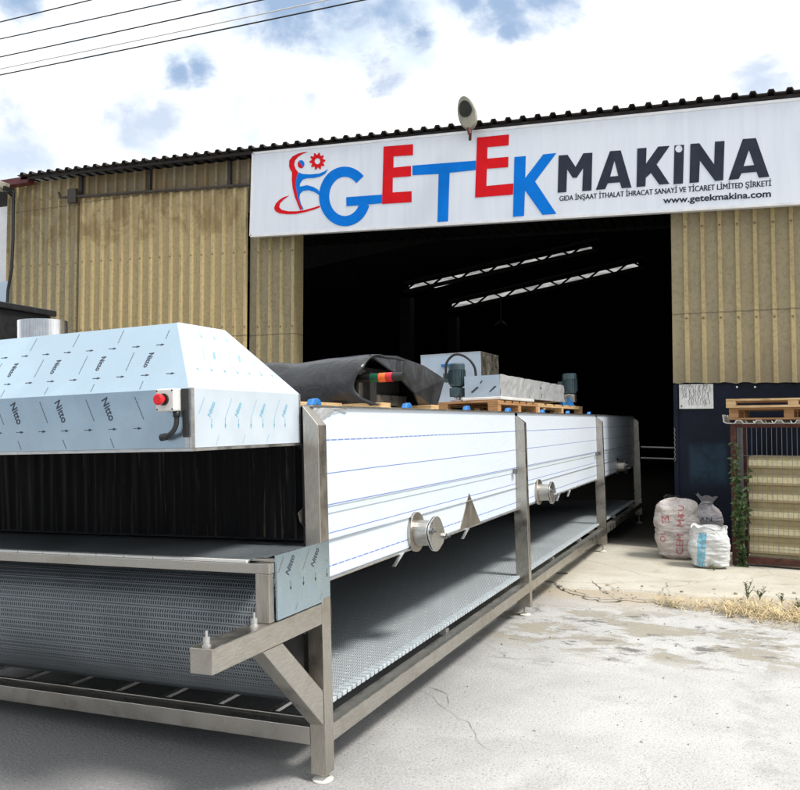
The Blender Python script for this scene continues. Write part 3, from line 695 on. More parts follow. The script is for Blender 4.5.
# ------------------------------------------------------------------ things lying on the machine roof
ZT = 1.566
def mthing(name, label, cat, x, y, z=ZT, rz=0, group=None): return thing(name, label, cat, mat=MM@Matrix.Translation((x,y,z))@Matrix.Rotation(rz, 4, 'Z'), group=group)
def pallet(name, label, x, y, z, sx, sy, mat, rz=0, mthg=True, grp='wooden pallets', two=False):
    t = mthing(name, label, 'pallet', x, y, z, rz, grp) if mthg else thing(name, label, 'pallet', mat=Matrix.Translation((x,y,z))@Matrix.Rotation(rz, 4, 'Z'), group=grp)
    n_ = 6; w_ = sy/n_*.78
    for k in range(n_): 
        y0 = k*(sy-w_)/(n_-1); MB().box((0,y0,.108),(sx,y0+w_,.128)).build('deck_board', mat, t, bevel=.002)
    for xx in (0, sx/2-.05, sx-.1):
        MB().box((xx,0,.088),(xx+.1,sy,.1075)).build('stringer', mat, t, bevel=.002)
        for yy in (0, sy/2-.05, sy-.1): MB().box((xx+.002,yy,.0205),(xx+.098,yy+.1,.0875)).build('block', mat, t, bevel=.002)
    for yy in (0, sy/2-.05, sy-.1): MB().box((0,yy,.0),(sx,yy+.1,.02)).build('bottom_board', mat, t, bevel=.002)
    return t
# boards below the sheet
t = mthing('timber_boards', 'pale timber boards lying under the grey rubber sheet', 'timber', -.42, 1.0)
MB().box((-1.2,.45,.0),(.05,.6,.05)).build('board', 'wood', t, bevel=.003); MB().box((-.32,-.18,.0),(-.2,.42,.055)).build('board', 'wood', t, bevel=.003); MB().box((-1.3,1.3,.0),(.05,1.45,.05)).build('board', 'wood', t, bevel=.003)
# covered unit : arched rubber sheet, open end with signal light
t = mthing('covered_machine_unit', 'unit wrapped in dark grey rubber sheet, open end showing a signal light', 'covered unit', -.5, 1.5)
def sheet(u, v):
    # v: around the arch from the near bottom over the top to the far side; u along x from open end to far left
    x = -.0-u*2.1
    arc = [(-.04,.03),(-.06,.13),(-.03,.24),(.05,.325),(.17,.36),(.45,.37),(.8,.345),(1.02,.25),(1.08,.03)]
    s_ = v*(len(arc)-1); i_ = min(int(s_), len(arc)-2); f_ = s_-i_
    p0 = arc[max(i_-1,0)]; p1 = arc[i_]; p2 = arc[i_+1]; p3 = arc[min(i_+2,len(arc)-1)]
    cr = lambda a_,b_,c_,d_: .5*((2*b_)+(-a_+c_)*f_+(2*a_-5*b_+4*c_-d_)*f_*f_+(-a_+3*b_-3*c_+d_)*f_**3)
    y = cr(p0[0],p1[0],p2[0],p3[0]); z = cr(p0[1],p1[1],p2[1],p3[1])
    if v < .3: x += -.05*math.sin(v/.3*math.pi)
    x += .12*math.exp(-((v-.0)/.08)**2)*(1-u)
    z *= 1-.05*u; y += .25*u*.0
    nn_ = noise.noise(V((x*1.8, y*2, z*3)))*.03+noise.noise(V((x*6, y*6, z*6)))*.012
    return V((x, y-nn_, z+nn_*.8))
sh = MB(); sh.grid(sheet, 60, 64); sh.build('rubber_sheet', 'tarp', t, smooth=True, solid=.012)
# folded-back corner at the open end
fl_ = MB()
P = [V((0,.1,.355)), V((.02,.45,.375)), V((.03,.85,.34)), V((.1,1.27,.26)), V((.12,.75,.1)), V((.06,.35,.3))]
fl_.add([V((-.02,.12,.362)),V((-.02,.55,.385)),V((.02,.95,.34)),V((.06,.66,.13)),V((.03,.4,.26)),V((.0,.9,.36)),V((.07,1.24,.255)),V((.05,1.1,.03)),V((.0,.9,.02))],
        [(0,1,4),(1,3,4),(1,2,3),(2,6,3),(3,6,7),(3,7,8)])
fo = fl_.build('sheet_corner', 'tarp', t, solid=.012)
sd = fo.modifiers.new('sub', 'SUBSURF'); sd.levels = 2; sd.render_levels = 2; sd.subdivision_type = 'SIMPLE'
MB().box((-1.9,.1,.02),(-.14,.86,.30)).build('unit_body', 'dark_inside', t)
ub = MB().prism([(-.13,.12,.03),(-.13,.26,.03),(-.13,.24,.28),(-.13,.15,.28)], (.02,0,0)); ub.build('end_bracket', 'steel', t)
MB().box((-.15,.3,.05),(-.1,.9,.12)).build('crossbar', 'steel', t)
MB().box((-.12,.2,.06),(-.06,.3,.26)).build('mount', 'black', t)
be_ = MB(); zb = .215; yb = .13
for i, (x0, x1, r_) in enumerate(((-.12,-.015,.026),(-.015,.045,.03),(.045,.095,.03),(.095,.14,.03),(.14,.21,.027))): be_.cyl((x0,yb,zb),(x1-.002,yb,zb),r_,n=24,mi=[0,1,2,3,0][i])
be_.build('signal_light', ['black','green_l','orange_l','red_l'], t)
# steel cabinet
t = mthing('steel_cabinet', 'square steel cabinet covered in blue film standing on the machine roof', 'cabinet', -1.48, 4.9, 1.71)
cbm = MB().box((0,0,0),(.65,.012,.51)); cbm.build('front_plate', 'film_box', t)
MB().box((0,.013,0),(.65,.64,.51)).build('body', 'steel', t, bevel=.004)
MB().box((-.006,-.004,.506),(.655,.645,.516)).box((-.006,-.004,0),(.0,.0115,.506)).build('edge_trim', 'steel_clean', t)
hd = MB().box((.23,-.03,.375),(.37,-.0005,.405)); hd.build('blue_tape', 'blue_clip', t)
tb = MB().box((-.05,-.12,-.016),(.69,.68,-.002)); tb.build('base_plate', 'steel_clean', t)
# gearmotors
def gearmotor(label, x, y, z, s_=1., loop=True):
    t = mthing('gearmotor', label, 'motor', x, y, z, 0, 'grey gearmotors on the machine')
    b = MB().lathe((0,0,.12*s_), [(.04*s_,0),(.062*s_,.012*s_),(.066*s_,.03*s_),(.066*s_,.15*s_),(.07*s_,.152*s_),(.07*s_,.2*s_),(.06*s_,.21*s_)], 28)
    for k in range(20):
        a_ = k*math.tau/20; rt = Matrix.Rotation(a_, 3, 'Z'); c_ = rt@V((.07*s_,0,.21*s_)); b.box(c_-V((.006,.0015,.06*s_)), c_+V((.006,.0015,.06*s_)), rot=rt)
    b.build('motor_body', 'motor', t)
    MB().box((-.055*s_,-.055*s_,.04*s_),(.055*s_,.055*s_,.118*s_)).cyl((0,-.07*s_,.078*s_),(0,.07*s_,.078*s_),.045*s_,n=24).build('gearbox', 'motor' if loop else 'steel', t, bevel=.006)
    MB().box((-.115*s_,-.04*s_,.17*s_),(-.066*s_,.04*s_,.25*s_)).build('terminal_box', 'motor', t, bevel=.005)
    MB().box((-.05*s_,-.05*s_,.0),(.05*s_,.05*s_,.012)).cyl((0,0,.012),(0,0,.042*s_),.028*s_,n=20).build('stand', 'steel_clean', t)
    if loop: MB().tube(smooth([(-.07*s_,-.09,.2*s_),(-.06*s_,-.1,.33*s_),(.02*s_,-.1,.40*s_),(.12*s_,-.09,.37*s_),(.18*s_,-.07,.29*s_),(.19*s_,-.06,.2*s_)]), .012, 10).build('cable', 'black', t, smooth=True)
    return t
gearmotor('grey gearmotor with a looped black cable in front of the steel cabinet', -.87, 4.28, 1.70, 1.1)
gearmotor('grey gearmotor standing upright at the far end of the wooden pallet', -.53, 7.8, 1.696, 1.32, False)
# long wrapped duct on pallets
pallet('wooden_pallet', 'dark wooden pallet under the wrapped steel duct beside the cabinet', -1.5, 4.1, ZT, 1.08, 1.5, 'wood_old')
pallet('wooden_pallet', 'pale wooden pallet on the machine roof under the far half of the duct', -1.2, 5.65, ZT, .76, 2.5, 'wood')
t = mthing('wrapped_steel_duct', 'long steel duct with blue film end and crumpled foil side resting on pallets', 'duct', -.77, 4.2, 1.73)
de = MB().box((0,0,0),(.34,.012,.2)).prism([(.06,-.001,.05),(.075,-.001,.04),(.14,-.001,.09),(.125,-.001,.1)],(0,-.001,0),1).prism([(.24,-.001,.05),(.245,-.001,.04),(.31,-.001,.09),(.295,-.001,.1)],(0,-.001,0),1).prism([(.15,-.001,.13),(.16,-.001,.125),(.18,-.001,.15),(.17,-.001,.155)],(0,-.001,0),1)
de.build('end_plate', ['film_box','print_dark'], t)
MB().box((0,.013,0),(.336,2.75,.2)).build('duct_body', 'steel', t)
def foilf(u, v):
    y = .013+u*2.75; z = .0+v*.205; x = .342+.012*noise.noise(V((y*6, z*9, 1)))+.006*noise.noise(V((y*20, z*20, 4)))
    return V((x, y, z+.006*noise.noise(V((y*5,0,0)))*(v > .5)))
MB().grid(foilf, 160, 14).build('foil_wrap', 'foil', t, smooth=True)
MB().box((-.02,-.02,-.03),(.36,1.2,-.002)).build('white_padding', 'white_sheet', t, bevel=.006)
wd = mthing('blue_wedge_pair', 'two small blue plastic wedges on the pallet before the far gearmotor', 'wedge', -.48, 6.9, 1.697)
MB().prism([(0,0,0),(0,.35,0),(0,0,.11)],(.03,0,0)).build('wedge','blue_clip',wd); MB().prism([(0,.45,0),(0,.8,0),(0,.45,.11)],(.03,0,0)).build('wedge','blue_clip',wd)

# ------------------------------------------------------------------ hall building
FY = 10.8
hall = thing('metal_hall', 'old industrial hall clad in weathered yellow ribbed sheets with a wide open doorway', 'hall', (-3.3, FY, 0))
def lin(pts):
    def f(x):
        if x <= pts[0][0]: i = 0
        elif x >= pts[-1][0]: i = len(pts)-2
        else: i = next(k for k in range(len(pts)-1) if pts[k][0] <= x <= pts[k+1][0])
        (x0,z0),(x1,z1) = pts[i], pts[i+1]; return z0+(z1-z0)*(x-x0)/(x1-x0)
    return f
def pl_(pxs, Y=FY): return lin([(fac(*p, Y).x, fac(*p, Y).z) for p in pxs])
roofz = pl_([(10,184),(253,157),(530,128),(800,101)])
PER = .2
def corr(x0, x1, zb, zt, Y, depth=.035, jag=0., per=PER, phase=0.):
    # trapezoid sheet, ridges towards -Y, ridge centred at (n+.5)*per
    zb = zb if callable(zb) else (lambda x, c=zb: c); zt = zt if callable(zt) else (lambda x, c=zt: c)
    bp = []; k = math.floor(x0/per)-1
    while k*per < x1+per:
        for fr, d in ((0,0),(.33,0),(.40,1),(.60,1),(.67,0)): bp.append(((k+fr)*per+phase, d))
        k += 1
    pts = [(x0, None)]+[b for b in bp if x0 < b[0] < x1]+[(x1, None)]
    def dep(x):
        fr = ((x-phase)/per) % 1
        return 0 if fr < .33 or fr > .67 else 1 if .40 <= fr <= .60 else (fr-.33)/.07 if fr < .40 else (.67-fr)/.07
    mb = MB(); nz = 6; vs = []
    for x, d in pts:
        d = dep(x) if d is None else d; a_, b_ = zb(x), zt(x)
        for j in range(nz+1):
            z = a_+(b_-a_)*j/nz
            wob = .008*noise.noise(V((x*.9, z*1.1, 4)))
            zz = z+(jag*noise.noise(V((x*9, 0, 9))) if j == 0 else 0)
            vs.append(V((x, Y-depth*d+wob, zz)))
    n_ = len(pts); mb.add(vs, [(i*(nz+1)+j, (i+1)*(nz+1)+j, (i+1)*(nz+1)+j+1, i*(nz+1)+j+1) for i in range(n_-1) for j in range(nz)])
    return mb
XL = fac(8,250).x; XG0 = fac(82,250).x; XD0 = fac(295,280).x; XD1 = fac(672,300).x
trackz = pl_([(70,199),(250,187)])
corr(XL, XG0-.01, 0, lambda x: roofz(x)-.02, FY, jag=0).build('wall_cladding', 'clad', hall, world=True)
corr(XG0-.01, XD0-.0, lambda x: trackz(x)-.4, lambda x: roofz(x)-.02, FY+.02).build('wall_cladding', 'clad_upper', hall, world=True)
gx1 = fac(250,250).x
gt = corr(XG0, gx1, .05, lambda x: trackz(x)-.03, FY-.06, jag=.01).build('sliding_gate', 'clad_gate', hall, world=True)
MB().box((XG0-.012, FY-.1, .04), (XG0+.02, FY-.04, trackz(XG0)-.06)).build('gate_edge', 'rust', gt, world=True)
corr(gx1+.005, XD0, .0, lambda x: roofz(x)-.1, FY-.0).build('wall_cladding', 'clad', hall, world=True)
tk = MB(); a_ = V((fac(68,200).x, FY-.11, trackz(fac(68,200).x))); b_ = V((gx1+.6, FY-.11, trackz(gx1+.6))); tk.tube([a_, b_], .024, 8)
tk.tube([a_, a_+V((-.06,0,-.0)), a_+V((-.1,0,.1))], .02); tk.box(a_+V((.12,-.03,-.12)), a_+V((.3,.03,.12)))
tk.build('gate_track', 'track', hall, world=True)
for px in (82,150,230): 
    p = fac(px,180); MB().box((p.x-.03, FY-.035, trackz(p.x)+.04), (p.x+.03, FY-.028+.03, roofz(p.x)-.03)).build('seam_strip', 'roof', hall, world=True)
zc0 = fac(672,383).z; zc1 = fac(800,382.5).z
corr(XD1, 7., lin([(XD1,zc0),(.8,zc1)]), lambda x: roofz(x)-.05, FY, jag=.02).build('wall_cladding', 'clad', hall, world=True)
MB().box((XD0+.001,FY+.03,fac(500,200).z+.1),(XD1-.001,FY+.06,roofz(-3)-.08)).build('door_header', 'dark_inside', hall, world=True)
MB().box((XD0-.03,FY-.03,0),(XD0+.002,FY+.25,4.5)).build('door_jamb', 'clad', hall, world=True)
# navy lower wall
nv = MB().box((XD1+.01, FY+.03, .0), (7., FY+.09, zc0+.25)); nv.build('lower_wall', 'navy', hall, world=True)
nj = MB().box((XD1-.0, FY-.02, .018), (XD1+.05, FY+.10, zc0-.02)); nj.build('door_post', 'navy', hall, world=True, bevel=.004)
pm = MB()
for px, py in ((737,387),(755,387)):
    p = fac(px, py, FY+.02); pm.cyl(p+V((0,.01,0)), p+V((0,-.01,0)), .012, n=10)
pm.build('rivet', 'white_sheet', hall, world=True)
ch_ = MB(); p = fac(674,428,FY-.05); 
for k in range(14): ch_.tube([p+V((.012*(k % 2),0,-k*.03)), p+V((.012*((k+1) % 2),.01,-(k+1)*.03))], .006, 6)
ch_.build('lock_chain', 'steel_dark', hall, world=True)
# rails inside the doorway
ri = MB()
for py in (448,459): 
    a_ = fac(641,py-1,12.6); b_ = fac(690,py+.5,12.6); ri.tube([a_, b_], .016, 8)
ri.build('inner_rail', 'steel_dark', hall, world=True)
# roof : corrugated front part with scalloped edge, gutter piece
def roofsheet(x0, x1, y0, y1, d=.042):
    mb = MB(); xs = []; k = math.floor(x0/PER)
    while k*PER < x1:
        for fr, h in ((0,0),(.28,0),(.38,1),(.62,1),(.72,0)):
            x = (k+fr)*PER
            if x0 <= x <= x1: xs.append((x, h*d))
        k += 1
    vs = [V((x, y, roofz(x)+.03+h+(.0 if y == y0 else 0))) for x, h in xs for y in (y0, y1)]
    mb.add(vs, [(2*i, 2*i+1, 2*i+3, 2*i+2) for i in range(len(xs)-1)])
    return mb
roofsheet(fac(30,180).x, 7, FY-.28, 17).build('roof', 'roof', hall, world=True, solid=.012)
ef = MB(); xs_ = [fac(30,180).x+i*(7-fac(30,180).x)/40 for i in range(41)]
for x0, x1 in zip(xs_, xs_[1:]): ef.prism([(x0,FY-.2,roofz(x0)-.02),(x1,FY-.2,roofz(x1)-.02),(x1,FY-.2,roofz(x1)+.02),(x0,FY-.2,roofz(x0)+.02)],(0,.04,0))
ef.build('eaves_flashing', 'roof', hall, world=True)
gp = [fac(-40,189,FY-.2), fac(28,178.5,FY-.2)]; gm = MB().prism([gp[0]+V((0,0,-.09)), gp[1]+V((0,0,-.07)), gp[1]+V((0,0,.05)), gp[0]+V((0,0,.05))], (0,.15,0)); gm.build('gutter', 'maroon', hall, world=True, bevel=.01)
# interior shell
RS = .127
def rz(x): return 5.453+RS*(x+8.19)
def inroof(px, py): return on(px, py, (-8.19,21,5.453), (-RS,0,1))
H1 = [inroof(*p) for p in ((409,285.5),(592,246.5),(592,249.5),(500,272),(436,287.5),(409,289))]
H2 = [inroof(*p) for p in ((452,304),(638,262.8),(638,267.5),(549,288.5),(481,305.5),(452,308))]
ir = MB(); poly(ir, [[(-13,17,rz(-13)),(7,17,rz(7)),(7,36,rz(7)),(-13,36,rz(-13))], H1, H2])
ir.build('rear_roof', 'dark_inside', hall, world=True, recalc=False)
for H in (H1, H2):
    pn = MB(); poly(pn, [[p+V((0,0,.03)) for p in H]]); pn.build('skylight_pane', 'skylight', hall, world=True, recalc=False)
iw = MB().box((-13.1,10.95,0),(-12.95,36,4.85)).box((6.95,10.95,0),(7.1,17,5.2)).box((6.95,17.01,0),(7.1,36,7.3)).box((-13,35.9,0),(7,36,7.3))
for i in range(20):
    xa, xb = -13+i, -12+i
    iw.add([(xa,17,min(rz(xa),roofz(xa))-.02),(xb,17,min(rz(xb),roofz(xb))-.02),(xb,17,max(rz(xb),roofz(xb)+.1)),(xa,17,max(rz(xa),roofz(xa)+.1))],[(0,1,2,3)])
iw.add([(-13,10.9,0),(XL,10.9,0),(XL,10.9,6),(-13,10.9,6)],[(0,1,2,3)])
iw.build('inner_wall', 'dark_inside', hall, world=True)
for H, Yt, (ax, ay), (bx, by), off in ((H1, 18.2, (404,292), (598,249.5), -9), (H2, 20.5, (448,311), (643,267.5), -9)):
    tr = MB(); A = lambda t, o: fac(ax+(bx-ax)*t, ay+(by-ay)*t+o, Yt)
    tr.tube([A(0,0), A(1,0)], .05, 6); tr.tube([A(0,off), A(1,off-2)], .04, 6)
    n_ = 7
    for k in range(n_):
        tr.tube([A(k/n_, 0), A((k+.55)/n_, off*1.05)], .025, 6); tr.tube([A((k+.55)/n_, off*1.05), A((k+1)/n_, 0)], .022, 6)
    tr.build('roof_truss', 'dark_inside', hall, world=True)
for px, Yc in ((405,20),(452,24)):
    p = fac(px,300,Yc); MB().box((p.x-.15,Yc,0),(p.x+.15,Yc+.3,5.0)).build('column', 'dark_inside', hall, world=True)
pc = MB(); p = fac(501,320,19); pc.tube([p+V((0,0,.5)), p+V((0,0,0))], .015); pc.lathe(p+V((0,0,-.14)), [(.16,0),(.12,.06),(.04,.12),(.03,.16)], 16)
tag(pc.build('pendant_lamp', 'black', loc=p), 'small unlit pendant lamp hanging in the dark hall', 'pendant lamp')

# ------------------------------------------------------------------ sign
SY = 10.56
sg = thing('shop_sign', 'long white company sign with red and blue lettering above the hall doorway', 'sign', tuple(fac(252,236,SY)))
def sp(x, y, d=0.): return fac(x, y, SY-d)
TL, BL, TR, BR_ = sp(253,153.5), sp(250.5,236), sp(800,99), sp(800,203)
def ext(a_, b_, X): t = (X-a_.x)/(b_.x-a_.x); return a_+(b_-a_)*t
TR2, BR2 = ext(TL, TR, 2.6), ext(BL, BR_, 2.6)
pb = MB().prism([BL, BR2, TR2, TL], (0,.14,0)); pb.build('sign_panel', 'sign', sg, world=True)
def frame_strip(a_, b_, w_):
    d = (b_-a_).normalized(); q_ = V((0,1,0)).cross(d).normalized()*w_
    return [a_-q_*.5+V((0,-.006,0)), b_-q_*.5+V((0,-.006,0)), b_+q_*.5+V((0,-.006,0)), a_+q_*.5+V((0,-.006,0))]
fr_ = MB()
for a_, b_ in ((TL,TR2),(BL,BR2),(TL,BL)): fr_.prism(frame_strip(a_, b_, .035), (0,.02,0))
fr_.build('sign_frame', 's_trim', sg, world=True)
def px1(l, ox=250, oy=120, s_=5.): return [(ox+x/s_, oy+y/s_) for x, y in l]
def sgn(mb, loops, mi=0, d=.004): poly(mb, [[sp(x, y, d) for x, y in l] for l in loops], mi)
em = MB()
sgn(em, [px1([(290,160),(262,162),(240,168),(212,182),(196,203),(195,232),(202,250),(210,262),(209,300),(213,340),(224,385),(240,425),(250,450),(262,447),(246,410),(236,375),(230,340),(229,308),(234,280),(242,262),(228,245),(221,225),(224,203),(240,184),(262,170)])], 1)
sgn(em, [px1([(245,262),(262,270),(300,272),(345,268),(370,258),(390,245),(376,268),(352,282),(318,290),(285,291),(262,298),(250,318),(248,333),(285,326),(315,334),(338,347),(354,368),(350,378),(322,360),(292,351),(266,354),(250,368),(247,390),(254,418),(268,446),(262,447),(246,410),(236,375),(230,340),(229,308),(234,280)])], 0, .0045)
cx_, cy_ = 255, 221
sgn(em, [px1([(cx_+17*math.cos(t), cy_+20*math.sin(t)) for t in [(.9+k*math.pi/12) for k in range(13)]])], 1, .004)
sgn(em, [px1([(cx_+17*math.cos(t), cy_+20*math.sin(t)) for t in [(.9+math.pi+k*math.pi/12) for k in range(13)]])], 0, .004)
sgn(em, [px1([(197,378),(172,384),(148,398),(128,418),(120,440),(127,456),(148,467),(185,471),(230,470),(275,461),(320,448),(350,436),(347,428),(320,437),(278,449),(235,456),(190,456),(158,449),(146,436),(150,416),(170,396)])], 1, .0035)
gear = []
for k in range(40):
    t = k*math.tau/40; r_ = 40 if k % 4 in (0,1) else 30; gear.append((337+r_*math.cos(t), 206-r_*1.08*math.sin(t)))
sgn(em, [px1(gear), px1([(337+14*math.cos(-k*math.tau/20), 206-15*math.sin(-k*math.tau/20)) for k in range(20)])], 1, .004)
em.build('emblem', ['s_blue','s_red'], sg, world=True, recalc=False)
lt = MB()
oc = []; ic = []
for k in range(49):
    t = math.radians(43+ (342-43)*k/48); oc.append((474+129*math.cos(t), 384-149*math.sin(t)-2)); ic.append((474+78*math.cos(t), 382-98*math.sin(t)))
sgn(lt, [px1(oc+ic[::-1])], 0)
sgn(lt, [px1([(481,386),(661,373),(661,416),(606,421),(560,426),(482,431)])], 0, .0045)
o2 = dict(ox=400, oy=120, s_=5.)
sgn(lt, [px1([(668,133),(815,121),(815,176),(718,182),(717,238),(805,229),(805,281),(714,288),(713,362),(808,356),(808,411),(660,420)])], 1, .005)
sgn(lt, [px1([(62,228),(380,203),(379,250),(248,264),(240,507),(187,510),(193,270),(62,276)], **o2)], 0)
sgn(lt, [px1([(385,88),(545,72),(543,127),(437,136),(436,193),(542,184),(541,236),(434,244),(432,330),(567,317),(565,373),(375,388)], **o2)], 1, .005)
sgn(lt, [px1([(572,185),(629,180),(626,290),(716,172),(782,165),(675,307),(782,469),(712,474),(625,352),(620,480),(565,484)], **o2)], 0, .0045)
lt.build('large_lettering', ['s_blue','s_red'], sg, world=True, recalc=False)
mk = MB(); o3 = dict(ox=540, oy=90, s_=5.264); o4 = dict(ox=660, oy=90, s_=5.264)
for lp in ([[(98,345),(145,341),(187,405),(228,333),(276,330),(271,529),(222,532),(227,412),(193,462),(172,462),(143,418),(139,537),(93,541)]],
           [[(368,322),(425,318),(482,514),(430,517),(420,486),(357,491),(343,522),(294,526)], [(392,372),(412,452),(369,456)]],
           [[(512,308),(561,304),(558,388),(622,298),(683,294),(614,392),(682,494),(628,498),(584,437),(557,462),(555,507),(508,511)]]):
    sgn(mk, [px1(l, **o3) for l in lp])
ih = [(99+19*math.cos(-k*math.tau/20), 310-19*math.sin(-k*math.tau/20)) for k in range(20)]
for lp in ([[(76,292),(127,288),(121,492),(71,496)], ih], [[(160,284),(207,280),(285,392),(289,272),(340,268),(333,475),(290,479),(210,372),(205,486),(155,490)]],
           [[(436,258),(505,253),(576,457),(520,462),(508,431),(429,438),(415,468),(360,474)], [(468,316),(496,395),(440,401)]]):
    sgn(mk, [px1(l, **o4) for l in lp])
mk.build('dark_lettering', 's_dark', sg, world=True, recalc=False)
def sgtext(name, txt, TLp, BLp, TRp, BRp, off, mat):
    vs, fs, _ = text2d(txt, off); a_, b_, c_, d_ = sp(*TLp,.004), sp(*BLp,.004), sp(*TRp,.004), sp(*BRp,.004)
    mb = MB()
    for k, dx in enumerate((0, .0045) if off == 0 else (0,)): mb.add([b_.lerp(d_, x).lerp(a_.lerp(c_, x), y)+V((dx, -.0006*k, dx*.3)) for x, y in vs], fs)
    mb.build(name, mat, sg, world=True, recalc=False)
sgtext('company_line', 'GIDA İNŞAAT İTHALAT İHRACAT SANAYİ VE TİCARET LİMİTED ŞİRKETİ', (559.4,194.4), (559.4,202.6), (771,178.4), (771,187.6), 0, 's_dark')
sgtext('web_address', 'www.getekmakina.com', (663,197.2), (663,205.6), (771,190), (771,199), .024, 's_dark')

# notice plate
p = fac(679,385,FY+.02); n0 = thing('notice_plate', 'white notice plate with scribbled dark writing on the navy wall', 'notice', (p.x, FY, p.z-.3))
a_, b_ = fac(679,384.5,FY+.018), fac(713.5,408.5,FY+.018)
MB().box((a_.x, FY+.016, b_.z), (b_.x, FY+.028, a_.z)).build('plate', 'paper', n0, world=True)
sc = MB(); rs = random.Random(3); wv_, hv_ = b_.x-a_.x, a_.z-b_.z
for row in range(3):
    for k in range(13):
        if row == 0 and k < 3: continue
        x = a_.x+wv_*(.1+.065*k)+rs.uniform(-.006,.006); z = b_.z+hv_*(.2+.28*row)
        pts = [V((x+rs.uniform(-.012,.012), FY+.0135, z+hv_*(-.06+.09*j)+rs.uniform(-.01,.01))) for j in range(4)]
        sc.tube(pts, .0022, 4)
sc.box((a_.x+.02,FY+.012,b_.z+.025),(a_.x+.035,FY+.0155,b_.z+.045))
sc.build('writing', 'print_dark', n0, world=True)

# roof lamp
p = fac(466,112,10.3); lm = thing('roof_flood_lamp', 'oval street lamp head tilted up on a red bracket above the sign', 'lamp', tuple(fac(469,131,10.3)))
c_ = p; u_ = (V((-.24,0,1))).normalized(); r_ = V((1,0,.24)).normalized()
def lampf(rx, rz_, y, n_=36): return [c_+r_*(rx*math.cos(k*math.tau/n_)*(1-.12*math.sin(k*math.tau/n_)))+u_*(rz_*math.sin(k*math.tau/n_))+V((0,y,0)) for k in range(n_)]
lb_ = MB(); rings = [lampf(.115,.225,-.0), lampf(.125,.24,.03), lampf(.12,.23,.08), lampf(.07,.15,.15)]
vs = [v for r__ in rings for v in r__]; n_ = 36
lb_.add(vs, [(i*n_+k, i*n_+(k+1) % n_, (i+1)*n_+(k+1) % n_, (i+1)*n_+k) for i in range(3) for k in range(n_)]+[list(range(n_)), list(range(3*n_, 4*n_))]); lb_.build('housing', 'lamp_body', lm, world=True, smooth=False, bevel=.003)
gl = MB(); gpts = [c_+u_*(.03+.13*math.sin(k*math.tau/28)*(1 if math.sin(k*math.tau/28) > 0 else .75))+r_*(.085*math.cos(k*math.tau/28)*(1.0 if math.sin(k*math.tau/28) > 0 else 1.05))+V((0,-.012,0)) for k in range(28)]
gl.prism(gpts, (0,.01,0)); gl.build('lens', 'glass_dark', lm, world=True)
MB().tube([fac(470,134,10.32), fac(468.5,128,10.32)], .028, 10).tube([fac(469,128,10.32)+V((0,.06,0)), fac(470,140,10.5)], .02, 8).build('bracket', 'maroon', lm, world=True)

# ------------------------------------------------------------------ left edge things
nb = thing('neighbour_building', 'white plastered building at the left edge beside the hall', 'building', (-13.5, 11.3, 0))
MB().box((-20,10.83,0),(XL-.02,18,5.5)).build('wall', 'plaster', nb, world=True)
a_, b_ = fac(-20,284,10.78), fac(9,308,10.78); MB().box((a_.x,10.76,b_.z-.5),(b_.x,10.82,a_.z)).build('window_panel', 'film_box', nb, world=True)
p = fac(11,190,10.6)
dp = MB().tube([fac(-10,189,10.62), fac(11,189.5,10.62), fac(13.5,192,10.62), fac(13,240,10.62), fac(11.5,270,10.62), fac(8,290,10.62), fac(7,312,10.62)], .028, 8)
tag(dp.build('drain_pipe', 'black', loc=p), 'thin black pipe bent down the left edge of the yellow cladding', 'pipe')
p = fac(3,186,10.5); fcam = thing('wall_floodlight', 'small grey floodlight on a bracket at the top left corner of the hall', 'floodlight', tuple(p))
MB().box(p+V((-.14,-.12,-.07)), p+V((.06,.1,.06))).build('housing', 'lamp_body', fcam, world=True, bevel=.02)
MB().box(p+V((.05,-.05,-.1)), p+V((.1,.15,-.02))).cyl(p+V((.02,0,-.05)), p+V((.02,.2,-.15)), .02).build('mount', 'black', fcam, world=True)
MB().cyl(p+V((-.04,-.12,0)), p+V((-.04,-.15,0)), .055, n=20).build('lens', 'glass_dark', fcam, world=True)
# dark ribbed container behind the machine
Yk = 6.6; e_ = fac(57,311,Yk+1.0)
ct = thing('dark_ribbed_container', 'dark ribbed steel container behind the machine at the left edge', 'container', (e_.x-1.5, Yk+1, 0))
zt_ = e_.z; MB().box((e_.x-4,Yk-.05,zt_-.07),(e_.x+.0,Yk+1.0,zt_)).build('top_slab', 'black', ct, world=True, bevel=.01)
rb = MB(); prof = []
for k in range(24): prof += [(0, k*.105), (0, k*.105+.05), (.03, k*.105+.062), (.03, k*.105+.093)]
x0, x1 = e_.x-3.95, e_.x-.05
rb.add([V((x, Yk+d, zt_-.075-h)) for x in (x0, x1) for d, h in prof], [(i, i+1, len(prof)+i+1, len(prof)+i) for i in range(len(prof)-1)])
rb.box((x0,Yk+.04,.02),(x1,Yk+.95,zt_-.075)); rb.build('body', 'black', ct, world=True)

